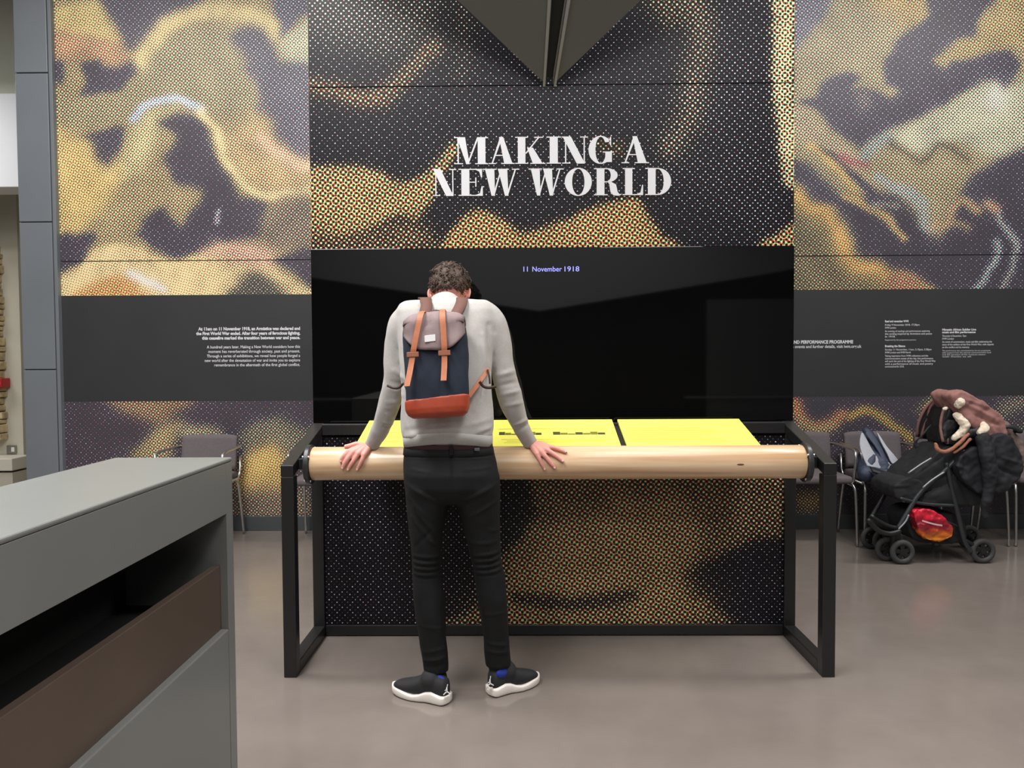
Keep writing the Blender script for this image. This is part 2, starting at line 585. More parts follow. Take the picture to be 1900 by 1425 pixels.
LEFT_LOW = [
 ('p', B, Z1, [(600,900),(1080,900),(1000,1000),(900,1060),(780,1030),(700,990)], (170,138,92), 8),
 ('p', B, Z1, [(760,1240),(850,1130),(940,1060),(1040,1060),(1000,1130),(950,1260)], (188,170,106), 7),
 ('p', B, Z1, [(1060,1080),(1180,1080),(1260,1110),(1240,1160),(1040,1130)], (194,184,132), 5),
 ('p', B, Z1, [(1370,1120),(1450,1060),(1580,1030),(1700,1080),(1790,1130),(1790,1320),(1650,1240),(1500,1180),(1400,1220)], (150,144,108), 7),
 ('p', B, Z1, [(1360,1330),(1400,1250),(1480,1190),(1560,1190),(1620,1250),(1640,1320),(1640,1480),(1360,1460)], (232,202,98), 7),
 ('p', B, Z1, [(1360,1450),(1700,1420),(1790,1500),(1790,1620),(1360,1620)], (150,130,95), 10),
 ('p', B, Z1, [(350,1400),(700,1300),(900,1450),(700,1620),(350,1620)], (120,108,80), 12),
]
C5, C6 = (1400, 0), (1400, 350)
RIGHT = [
 ('p', C5, Z2, [(200,-60),(560,-60),(480,130),(390,230),(200,400)], (136,133,146), 5),  # dark corner beside the title panel, glare haze painted into it
 ('p', C5, Z2, [(840,-60),(1250,-60),(1200,110),(1050,200),(950,90),(880,80)], (218,192,112), 10),
 ('p', C5, Z2, [(1570,150),(1650,70),(1740,-40),(2400,-40),(2400,300),(1800,330),(1600,380),(1480,410),(1250,430),(1330,360),(1430,280),(1550,260)], (202,182,112), 6),
 ('p', C5, Z2, [(1250,-60),(1700,-60),(1620,80),(1570,150),(1550,250),(1430,280),(1330,360),(1250,430),(1350,470),(1400,430),(1560,400),(1700,370),(1800,350),(1850,400),(1870,480),(1820,580),(1770,640),(1720,590),(1660,570),(1560,620),(1440,690),(1330,750),(1200,820),(1080,880),(950,930),(850,980),(760,1050),(690,1010),(600,960),(530,890),(450,800),(340,730),(330,700),(420,680),(460,600),(530,540),(640,515),(740,540),(700,610),(780,620),(880,640),(940,690),(1020,640),(940,600),(910,540),(910,430),(960,370),(1010,280),(1120,180),(1220,110)], (98,93,106), 4),
 ('p', C5, Z2, [(720,640),(800,650),(820,740),(760,790),(720,740)], (140,130,120), 8),
 ('p', C5, Z2, [(940,950),(1100,880),(1280,790),(1440,700),(1560,620),(1670,570),(1770,640),(1880,570),(2400,400),(2400,950),(1800,1100),(1700,1110),(1580,1070),(1500,1000),(1330,1000),(1200,1080),(1050,1030)], (206,205,166), 6),
 ('p', C5, Z2, [(1680,600),(1760,660),(1720,780),(1640,720)], (222,222,205), 8),
 ('p', C5, Z2, [(1640,1160),(1900,1050),(2400,900),(2400,1500),(1480,1500),(1500,1280),(1560,1200)], (88,85,97), 6),
 ('s', C5, Z2, [(950,1000),(1100,1100),(1180,1140),(1300,1020),(1400,1050),(1500,1130)], (125,116,84), 5, 36),
 ('p', C5, Z2, [(240,690),(330,740),(450,860),(560,960),(700,1060),(720,1150),(640,1130),(480,1060),(380,1020),(240,890)], (202,187,142), 5),
 ('p', C5, Z2, [(240,1130),(420,1180),(520,1300),(640,1440),(240,1440)], (86,83,97), 6),
 ('s', C5, Z2, [(470,1070),(560,1120),(700,1250),(800,1330),(900,1430)], (88,83,94), 3, 60),
 ('s', C5, Z2, [(400,1030),(470,1090),(560,1160),(630,1230),(680,1320),(760,1420)], (226,198,108), 3, 44),
 ('s', C5, Z2, [(620,1110),(700,1150),(790,1160)], (190,112,104), 4, 46),
 ('s', C5, Z2, [(780,1100),(860,1010),(930,970)], (166,176,168), 5, 60),
 ('s', C5, Z2, [(870,1250),(960,1300),(1100,1360),(1200,1425)], (186,190,184), 4, 46),
 ('p', C6, Z2, [(640,60),(900,20),(1000,30),(1150,180),(1300,330),(1400,120),(1550,80),(1700,160),(2400,60),(2400,760),(1200,760),(900,560),(740,500),(640,260),(560,120)], (84,80,92), 8),
 ('p', C6, Z2, [(200,-20),(340,-10),(370,100),(480,130),(560,180),(620,270),(670,360),(690,470),(720,510),(830,520),(900,570),(1060,590),(1130,620),(1230,760),(200,760)], (188,166,96), 5),
 ('p', C6, Z2, [(200,180),(400,190),(500,260),(540,360),(570,480),(680,590),(800,650),(900,760),(200,760)], (142,130,84), 10),
 ('s', C6, Z2, [(300,60),(400,130),(500,170),(560,260),(620,360),(640,460),(720,540),(850,560),(920,610)], (228,188,92), 6, 76),
 ('p', C6, Z2, [(950,620),(1060,600),(1140,640),(1200,740),(960,740)], (190,140,95), 6),
 ('s', C6, Z2, [(650,50),(720,80),(800,140),(880,170),(960,240),(1050,350)], (208,182,108), 3, 52),
 ('s', C6, Z2, [(840,120),(920,110),(1000,130)], (160,155,140), 4, 40),
 ('s', C6, Z2, [(980,0),(1080,40),(1150,90),(1190,180),(1210,270),(1250,280)], (178,182,168), 4, 62),
 ('s', C6, Z2, [(1270,270),(1350,240),(1400,150),(1450,90),(1520,110),(1570,160)], (206,178,122), 4, 48),
 ('s', C6, Z2, [(1400,230),(1470,250),(1500,280)], (170,150,105), 5, 40),
 ('s', C6, Z2, [(1650,110),(1720,170),(1730,230),(1800,310),(1850,400),(1840,480),(1810,570)], (168,172,162), 3, 42),
 ('s', C6, Z2, [(1650,110),(1700,140)], (205,160,105), 5, 50),
 ('s', C6, Z2, [(1710,370),(1710,480),(1650,590),(1560,720)], (172,180,174), 3, 40),
 ('s', C6, Z2, [(1740,720),(1800,600)], (160,160,150), 3, 40),
]
C7, Z7 = (1440, 700), 3.852
RIGHT_LOW = [
 ('s', C7, Z7, [(130,180),(180,290),(280,360),(400,330),(470,270)], (208,146,78), 5, 74),
 ('s', C7, Z7, [(180,330),(290,390),(400,350)], (186,172,104), 6, 50),
 ('s', C7, Z7, [(540,280),(640,235),(740,275),(840,350),(950,430),(1000,500)], (212,178,70), 4, 54),
 ('p', C7, Z7, [(140,830),(320,820),(350,930),(180,950)], (170,146,80), 8),
 ('p', C7, Z7, [(450,460),(700,420),(800,600),(700,800),(450,760)], (95,90,88), 20),
 ('s', C7, Z7, [(1050,230),(1100,180),(1150,140)], (150,140,80), 6, 60),
 ('s', C7, Z7, [(1600,260),(1700,190),(1900,120)], (146,138,108), 8, 90),
 ('p', C7, Z7, [(1700,380),(1900,330),(1900,500),(1750,480)], (140,128,96), 10),
]
D3, D4 = (560, 0), (1000, 0)
CENTER = [
 ('p', D3, Z1, [(0,-40),(700,-40),(760,60),(700,200),(500,300),(250,240),(0,170)], (108,104,90), 22),
 ('s', D3, Z1, [(930,60),(930,300),(900,420)], (92,86,74), 12, 80),
 ('s', D3, Z1, [(500,520),(620,390),(750,270)], (150,128,88), 10, 90),
 ('s', D3, Z1, [(20,480),(200,520),(330,560),(440,560)], (160,132,88), 10, 80),
 ('p', D4, Z1, [(980,-40),(1330,-40),(1330,500),(1380,900),(1445,1300),(1250,1390),(1000,1200),(760,1000),(900,700)], (80,77,87), 30),
 ('p', D4, Z1, [(620,-40),(900,-40),(920,80),(760,150),(680,90)], (132,122,90), 12),
 ('s', D4, Z1, [(890,-20),(930,200),(890,400),(860,650),(760,820)], (146,134,108), 16, 120),
 ('s', D4, Z1, [(1400,-20),(1390,400),(1415,700),(1450,1000)], (226,214,158), 6, 130),
 ('p', D3, Z1, [(20,1000),(200,950),(330,950),(430,970),(560,1040),(650,1010),(740,960),(800,880),(860,820),(890,870),(830,950),(770,1020),(750,1100),(700,1180),(640,1250),(540,1220),(420,1290),(300,1330),(160,1400),(20,1440)], (200,176,106), 6),
 ('p', D3, Z1, [(20,1300),(260,1330),(420,1290),(560,1250),(700,1300),(760,1460),(20,1460)], (150,126,86), 12),
 ('p', D4, Z1, [(-460,1270),(-350,1200),(-240,1230),(-140,1300),(-40,1320),(100,1270),(200,1230),(330,1170),(450,1140),(560,1130),(620,1240),(690,1330),(740,1460),(-460,1460)], (206,176,102), 6),
 ('p', D4, Z1, [(1230,1460),(1270,1370),(1350,1330),(1470,1280),(1470,1460)], (212,182,112), 5),
 ('s', D4, Z1, [(330,810),(400,830),(460,840)], (130,110,70), 8, 60),
]
E0 = (0, 0)
TABLE_P = [
 ('p', E0, 1, [(1020,860),(1470,860),(1470,985),(1400,1000),(1330,1030),(1275,1060),(1285,1100),(1340,1170),(840,1170),(900,1125),(930,1080),(922,1040),(960,1010),(995,950)], (120,102,66), 7),
 ('p', E0, 1, [(1000,1010),(1130,940),(1250,930),(1290,1010),(1260,1070),(1290,1140),(900,1160),(940,1080)], (152,130,78), 26),
 ('s', E0, 1, [(960,1110),(1080,1120),(1170,1105)], (85,74,58), 8, 26),
 ('s', E0, 1, [(800,850),(900,820),(1000,850)], (80,72,60), 8, 26),
]

# ------------------------------------------------------------------ the place
BLACK_BAND = mat('charcoal_vinyl_band', rgb(52, 53, 55), 0.45, noise_amt=0.06, noise_scale=3)
WHITE_PRINT = mat('white_vinyl_lettering', rgb(216, 216, 220), 0.5)
FLOOR = bpy.data.materials.new('polished_screed'); FLOOR.use_nodes = True
def _floor():
    nt = FLOOR.node_tree; N = nt.nodes; L = nt.links; b = N['Principled BSDF']
    tc = N.new('ShaderNodeTexCoord')
    n1 = N.new('ShaderNodeTexNoise'); n1.inputs['Scale'].default_value = 0.9; n1.inputs['Detail'].default_value = 6
    n2 = N.new('ShaderNodeTexNoise'); n2.inputs['Scale'].default_value = 7.0; n2.inputs['Detail'].default_value = 6
    L.new(tc.outputs['Object'], n1.inputs['Vector']); L.new(tc.outputs['Object'], n2.inputs['Vector'])
    mx = N.new('ShaderNodeMath'); mx.operation = 'MULTIPLY_ADD'; mx.inputs[1].default_value = 0.35
    L.new(n2.outputs['Fac'], mx.inputs[0]); L.new(n1.outputs['Fac'], mx.inputs[2])
    cr = N.new('ShaderNodeValToRGB')
    cr.color_ramp.elements[0].position = 0.45; cr.color_ramp.elements[0].color = rgb(116, 107, 101)
    cr.color_ramp.elements[1].position = 0.95; cr.color_ramp.elements[1].color = rgb(134, 125, 118)
    L.new(mx.outputs[0], cr.inputs[0]); L.new(cr.outputs[0], b.inputs['Base Color'])
    b.inputs['Roughness'].default_value = 0.17
    b.inputs['Specular IOR Level'].default_value = 0.5
    bp = N.new('ShaderNodeBump'); bp.inputs['Strength'].default_value = 0.05; bp.inputs['Distance'].default_value = 0.01
    L.new(n2.outputs['Fac'], bp.inputs['Height']); L.new(bp.outputs[0], b.inputs['Normal'])
_floor()
obj('floor', box(-9.5, 7.0, -9, 10.5, -0.1, 0.0), FLOOR, kind='structure')
obj('ceiling', box(-9.5, 7.0, -9, 10.5, 5.2, 5.3), mat('dark_ceiling_paint', rgb(120, 120, 120), 0.8), kind='structure')
GREYW = mat('grey_wall_paint', rgb(84, 86, 88), 0.7)
obj('wall_right', box(6.9, 7.0, -9, Y_WALL + 0.2, 0, 5.2), GREYW, kind='structure')
rear = obj('wall_rear', box(-9.5, 7.0, -9.1, -9.0, 0, 5.2), mat('dark_rear_wall', rgb(30, 31, 33), 0.7), kind='structure')
obj('bulkhead', hexa([(-9.4, -8.98, 5.1), (-9.4, -8.98, 3.6), (-4.5, -8.98, 3.1), (0.4, -8.98, 2.35), (5.2, -8.98, 3.1), (6.8, -8.98, 3.4), (6.8, -8.98, 5.1)], [(-9.4, -8.6, 5.1), (-9.4, -8.6, 3.6), (-4.5, -8.6, 3.1), (0.4, -8.6, 2.35), (5.2, -8.6, 3.1), (6.8, -8.6, 3.4), (6.8, -8.6, 5.1)]), mat('grey_bulkhead', rgb(205, 207, 210), 0.6), rear)
obj('partition', box(3.9, 6.0, -8.5, -8.4, 0, 2.55), mat('grey_partition', rgb(140, 142, 142), 0.6), rear)
obj('rail', box(-6.5, -2.2, -8.3, -8.25, 0.50, 0.53), mat('pale_rail', rgb(210, 210, 205), 0.4), rear)
obj('rail', box(3.4, 6.5, -8.3, -8.25, 0.50, 0.53), mat('pale_rail', rgb(210, 210, 205), 0.4), rear)
obj('wall_left', box(-9.6, -9.5, -9, 10.5, 0, 5.2), GREYW, kind='structure')

XW0 = U(105, 600, Y_WALL).x
wall = obj('wall_back', box(XW0, 6.9, Y_WALL, Y_WALL + 0.2, 0, 5.2), mat('wall_backing', rgb(70, 68, 72), 0.6), kind='structure')
def zb(px, py): return U(px, py, Y_WALL).z
XR1 = 5.2
z_lt, z_lb = zb(340, 547.5), zb(340, 744)
z_rt, z_rb = zb(1690, 536.5), zb(1690, 735)
z_bt = zb(480, 957)
SEAM = U(1690, 474, Y_WALL).z
XM = 1.2        # the prints continue behind the title panel
e = 0.004
print_grid('mural_print', XW0, XM, z_lt, SEAM - e, Y_WALL - 0.006, (186, 170, 112), LEFT, HALF_WALL, wall, 0.016, 'yellow and grey dotted photographic print, lower drop beside the clad column')
print_grid('mural_print', XW0, XM, SEAM + e, 4.75, Y_WALL - 0.006, (186, 170, 112), LEFT, HALF_WALL, wall, 0.016, 'yellow and grey dotted photographic print, upper drop beside the clad column')
print_grid('mural_print', XW0, XM, z_bt, z_lb, Y_WALL - 0.006, (88, 79, 90), LEFT_LOW, HALF_WALL, wall, 0.018, 'dark purple and gold dotted print below the charcoal text band')
print_grid('mural_print', XM + e, XR1, z_rt, SEAM - e, Y_WALL - 0.006, (186, 174, 122), RIGHT, HALF_WALL, wall, 0.016, 'dark dotted print with pale winding lines above the programme text')
print_grid('mural_print', XM + e, XR1, SEAM + e, 4.75, Y_WALL - 0.006, (186, 174, 122), RIGHT, HALF_WALL, wall, 0.016, 'olive and grey dotted print high above the programme text')
print_grid('mural_print', XM + e, XR1, z_bt, z_rb, Y_WALL - 0.006, (78, 73, 84), RIGHT_LOW, HALF_WALL, wall, 0.018, 'dark dotted print with gold waves behind the chairs and pushchair')
obj('text_band', box(XW0, XM, Y_WALL - 0.007, Y_WALL, z_lb, z_lt), BLACK_BAND, wall)
obj('text_band', box(XM + e, XR1, Y_WALL - 0.007, Y_WALL, z_rb, z_rt), BLACK_BAND, wall)
obj('baseboard_back', bbox(XW0, 6.9, Y_WALL - 0.03, Y_WALL, 0, z_bt, 0.003), mat('baseboard_paint', rgb(70, 74, 76), 0.45), kind='structure')

# small white wall text
def wall_lines(lines, right_edge, first_py, step, size_px, bold, align, Y=Y_WALL, px=0, name='wall_text'):
    for i, (s, wpx) in enumerate(lines):
        o = U(px, first_py + i * step, Y)
        o = Vector((o.x, Y - 0.0085, o.z))
        k = Y / F_PX
        text_mesh(name, s, size_px * k, o, WHITE_PRINT, wall, align=align, offset=bold, width_to=wpx * k)
wall_lines([('At 11am on 11 November 1918, an Armistice was declared and', 190), ('the First World War ended. After four years of ferocious fighting,', 194), ('this ceasefire marked the transition between war and peace.', 183)], 0, 612.0, 8.5, 8.0, 0.0016, 'RIGHT', px=557.5)
wall_lines([('A hundred years later, Making a New World considers how this', 174), ('moment has reverberated through society, past and present.', 171), ('Through a series of exhibitions, we reveal how people forged a', 174), ('new world after the devastation of war and invite you to explore', 178), ('remembrance in the aftermath of the first global conflict.', 160)], 0, 645.5, 8.35, 7.6, 0.0004, 'RIGHT', px=557.5)
wall_lines([('FILM AND PERFORMANCE PROGRAMME', 130)], 0, 637.0, 8, 8.2, 0.0016, 'RIGHT', px=1582)
wall_lines([('For more events and further details, visit iwm.org.uk', 151)], 0, 645.2, 8, 8.0, 0.0006, 'RIGHT', px=1597)
wall_lines([('Read and remember WWI', 43)], 0, 598.0, 5, 5.2, 0.001, 'LEFT', px=1641)
wall_lines([('Friday 9 November 2018, 17.30pm', 63), ('IWM London', 20)], 0, 604.6, 5.3, 4.8, 0.0002, 'LEFT', px=1641)
wall_lines([('An evening of readings and performances exploring', 82), ('the writing inspired by Armistice and peace', 86), ('in 1918.', 19)], 0, 616.2, 5.0, 4.8, 0.0002, 'LEFT', px=1641)
wall_lines([('Supported by the programme partners', 57)], 0, 632.0, 5, 3.6, 0.0, 'LEFT', px=1641)
wall_lines([('Breaking the Silence', 37)], 0, 644.0, 5, 5.2, 0.001, 'LEFT', px=1641)
wall_lines([('Sunday 11 November, 11am, 2.15pm, 3.30pm', 85), ('IWM London and IWM North', 47)], 0, 650.4, 5.3, 4.8, 0.0002, 'LEFT', px=1641)
wall_lines([('Taking inspiration from IWM collections and the', 79), ('commemorative events of the day, this performance', 88), ('will mark the end of the fighting of the First World War', 93), ('with a performance of music and poetry', 88), ('commissioned for 2018.', 35)], 0, 662.0, 4.95, 4.8, 0.0002, 'LEFT', px=1641)
wall_lines([('Mimesis: African Soldier Live', 62), ('music and film performance', 61)], 0, 613.5, 4.8, 5.2, 0.001, 'LEFT', px=1747)
wall_lines([('Thursday 6 December, 7pm', 44), ('IWM London', 21)], 0, 625.0, 5.2, 4.8, 0.0002, 'LEFT', px=1747)
wall_lines([('An event of conversation, music and film celebrating the', 91), ('story of the soldiers of the First World War, with experts', 94), ('on the conflict and its memory.', 50)], 0, 636.0, 5.0, 4.8, 0.0002, 'LEFT', px=1747)
wall_lines([('This performance was commissioned by the arts programme', 88), ('with support from the national commemoration fund', 89), ('and the partners of the museum season', 79), ('with thanks to all.', 54)], 0, 652.0, 3.7, 3.7, 0.0, 'LEFT', px=1747)

# clad column beside the mural
CLAD = mat('grey_metal_cladding', rgb(112, 117, 122), 0.38, 0.0, 0.5, noise_amt=0.05, noise_scale=2.0)
Y_COL = 6.114
xc0, xc1 = U(38, 500, Y_COL).x, U(98, 500, Y_COL).x
colm = obj('column', box(xc0 + 0.008, xc1 + 0.02, Y_COL + 0.012, Y_WALL + 0.25, 0, 5.2), mat('column_core', rgb(60, 64, 68), 0.5), kind='structure')
zj = [0.0] + [U(68, p, Y_COL).z for p in (686, 412, 135)] + [5.2]
for a, b2 in zip(zj[:-1], zj[1:]):
    obj('cladding_panel', bbox(xc0, xc1, Y_COL, Y_COL + 0.02, a + 0.004, b2 - 0.004, 0.004), CLAD, colm)
obj('corner_trim', bbox(xc1 + 0.008, xc1 + 0.034, Y_COL + 0.004, Y_WALL, 0, 5.2, 0.002), CLAD, colm)

# the side room seen past the column
BEIGE = mat('cream_plaster', rgb(196, 192, 176), 0.7, noise_amt=0.04, noise_scale=4)
obj('wall_far', box(-9.5, -3.0, 9.9, 10.1, 0, 5.2), BEIGE, kind='structure')
obj('wall_side', box(-3.9, XW0 + 0.05, Y_WALL + 0.2, 9.9, 0, 5.2), BEIGE, kind='structure')
Yb = 7.4
obj('trim_1', bbox(-8.0, U(48, 300, Yb).x, Yb, Yb + 0.35, U(20, 347, Yb).z, U(20, 173, Yb).z, 0.006), mat('white_bulkhead_paint', rgb(232, 234, 238), 0.5), kind='structure')
obj('wall_upper', box(-9.0, -3.9, 7.8, 7.9, U(20, 173, Yb).z - 0.3, 5.2), mat('pale_green_plaster', rgb(206, 208, 192), 0.7), kind='structure')
Yf = 8.3
obj('wall_inner', box(-9.0, U(34, 500, Yf).x, Yf, Yf + 0.2, 0, U(20, 347, Yb).z + 0.2), BEIGE, kind='structure')
STONE = mat('rough_stone', rgb(186, 166, 130), 0.9, noise_amt=0.4, noise_scale=14, bump=0.8, bump_scale=30)
rnd = random.Random(5)
stone_pier = empty('stone_pier', U(-20, 880, Yf - 0.1) * 1.0, kind='structure')
stone_pier.location.z = 0
zz = 0.52
while zz < U(0, 470, Yf).z:
    h = rnd.uniform(0.05, 0.10)
    x1 = U(rnd.uniform(1, 7), 700, Yf - 0.06).x
    obj('stone', bbox(x1 - 0.5, x1, Yf - rnd.uniform(0.10, 0.14), Yf + 0.01, zz, zz + h - 0.008, 0.012), STONE, stone_pier)
    zz += h
# low stone ledge, socket and fire call point on that wall
zl = U(15, 850, Yf - 0.3).z
ledge = obj('stone_ledge', bbox(-9.0, U(28, 860, Yf - 0.3).x, Yf - 0.35, Yf - 0.01, zl - 0.13, zl, 0.008), mat('pale_ledge_stone', rgb(205, 200, 186), 0.6), label='pale stone ledge along the cream wall past the column', cat='ledge')
obj('ledge_base', box(-9.0, U(28, 860, Yf - 0.3).x - 0.01, Yf - 0.33, Yf - 0.01, 0, zl - 0.15), mat('ledge_base_stone', rgb(186, 180, 165), 0.7), ledge)
p = U(11.5, 710, Yf - 0.02)
alarm = obj('fire_call_point', bbox(p.x - 0.04, p.x + 0.04, Yf - 0.15, Yf - 0.01, p.z - 0.05, p.z + 0.05, 0.008), mat('red_plastic', rgb(176, 28, 36), 0.35), label='small red fire call point on the cream wall past the column', cat='fire alarm')
obj('call_point_window', bbox(p.x - 0.02, p.x + 0.022, Yf - 0.155, Yf - 0.148, p.z - 0.02, p.z + 0.03, 0.002), mat('call_point_white', rgb(225, 190, 190), 0.3), alarm)
p = U(22, 834, Yf - 0.02)
sock = obj('wall_socket', bbox(p.x - 0.06, p.x + 0.045, Yf - 0.02, Yf, p.z - 0.045, p.z + 0.045, 0.004), mat('steel_plate', rgb(150, 148, 140), 0.35, 0.6), label='steel wall socket just above the stone ledge', cat='socket')
obj('socket_switch', bbox(p.x - 0.005, p.x + 0.03, Yf - 0.026, Yf - 0.02, p.z - 0.025, p.z + 0.025, 0.002), mat('socket_white', rgb(230, 228, 222), 0.4), sock)

# ------------------------------------------------------------------ overhead wedge soffit above the title panel
SOFF = mat('dark_metal_soffit', rgb(84, 84, 82), 0.42, 0.0, noise_amt=0.03, noise_scale=5)
apex = U(1020, 158, Y_PANEL - 0.03)
def ext(px, py, k, Y=3.62):
    return apex + (U(px, py, Y) - apex) * k
soff = empty('ceiling_soffit', (apex.x, apex.y, 0), kind='structure')
upn = Vector((0, -0.75, 1))
def wedge(a, b, c, d):
    return slab([a, b, c, d], upn, 0.05)
k = 3.2
L_out, R_out = ext(853, 0, k), ext(1185, 0, k)
L_in, R_in = ext(1029, 0, k), ext(1046, 0, k)
a_l, a_r = U(1013, 157, Y_PANEL - 0.03), U(1026, 157, Y_PANEL - 0.03)
a_l2, a_r2 = a_l + Vector((-0.002, 0, 0.002)), a_r + Vector((0.002, 0, 0.002))
obj('soffit_panel', wedge(a_l, L_in, L_out, a_l2), SOFF, soff)
obj('soffit_panel', wedge(a_r, R_in, R_out, a_r2), SOFF, soff)
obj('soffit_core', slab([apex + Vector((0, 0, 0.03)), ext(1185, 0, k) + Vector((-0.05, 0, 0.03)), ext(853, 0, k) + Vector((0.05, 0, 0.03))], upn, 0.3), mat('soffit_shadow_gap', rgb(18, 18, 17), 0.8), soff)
LIP = mat('soffit_lip_metal', rgb(140, 140, 136), 0.35, 0.3)
for aa, bb2, s in ((a_l, L_in, -1), (a_r, R_in, 1)):
    o2 = Vector((0.004 * s, 0, -0.004))
    w = Vector((0.011 * s, 0, 0))
    obj('soffit_lip', slab([aa + o2, bb2 + o2, bb2 + o2 + w * 2.2, aa + o2 + w], Vector((0, -0.3, -1)), 0.006), LIP, soff)

# ------------------------------------------------------------------ free-standing title panel with the black screen
def up(px, py): return U(px, py, Y_PANEL)
xp0, xp1 = up(577.5, 460).x, up(1472.5, 460).x
panel = empty('title_panel', ((xp0 + xp1) / 2, Y_PANEL, 0), 'tall freestanding panel with white MAKING A NEW WORLD title over a black screen', 'display panel')
obj('backing', box(xp0, xp1, Y_PANEL + 0.008, Y_PANEL + 0.14, 0, 4.6), mat('panel_backing', rgb(24, 24, 26), 0.6), panel)
zj = up(1020, 158).z
zs = up(1020, 459).z
z_sb = 1.0
print_grid('halftone_print', xp0, xp1, zs, zj - 0.0025, Y_PANEL, (58, 55, 63), CENTER, HALF_PANEL, panel, 0.011, 'dark dotted print with gold patches behind the title')
print_grid('halftone_print', xp0, xp1, zj + 0.0025, 4.6, Y_PANEL, (58, 55, 63), CENTER, HALF_PANEL, panel, 0.014, 'dark dotted print above the panel joint')
screen_m = mat('black_screen_glass', rgb(8, 8, 9), 0.03, 0.0, 0.5)
scr = obj('screen', bbox(xp0, xp1, Y_PANEL - 0.012, Y_PANEL + 0.01, z_sb, zs - 0.002, 0.002), screen_m, panel, label='glossy black screen reading 11 November 1918')
DATE = mat('lit_date_pixels', rgb(90, 90, 200), 0.5, emit=(0.30, 0.32, 1.0, 1), emit_strength=1.15)
o = up(1020.5, 504.2)
for wd, pxc, wpx in (('1', 972, None), ('1', 978.5, None), ('November', 1014.5, 54), ('1918', 1059.5, 27)):
    o = up(pxc, 504.2 - (pxc - 1020) * 0.004)
    text_mesh('date_lettering', wd, 13.2 * Y_PANEL / F_PX, Vector((o.x, Y_PANEL - 0.0135, o.z)), DATE, scr, align='CENTER', width_to=wpx and wpx * Y_PANEL / F_PX, offset=0.0, label='glowing blue-white ' + ('month of the date' if wd == 'November' else 'number of the date'))

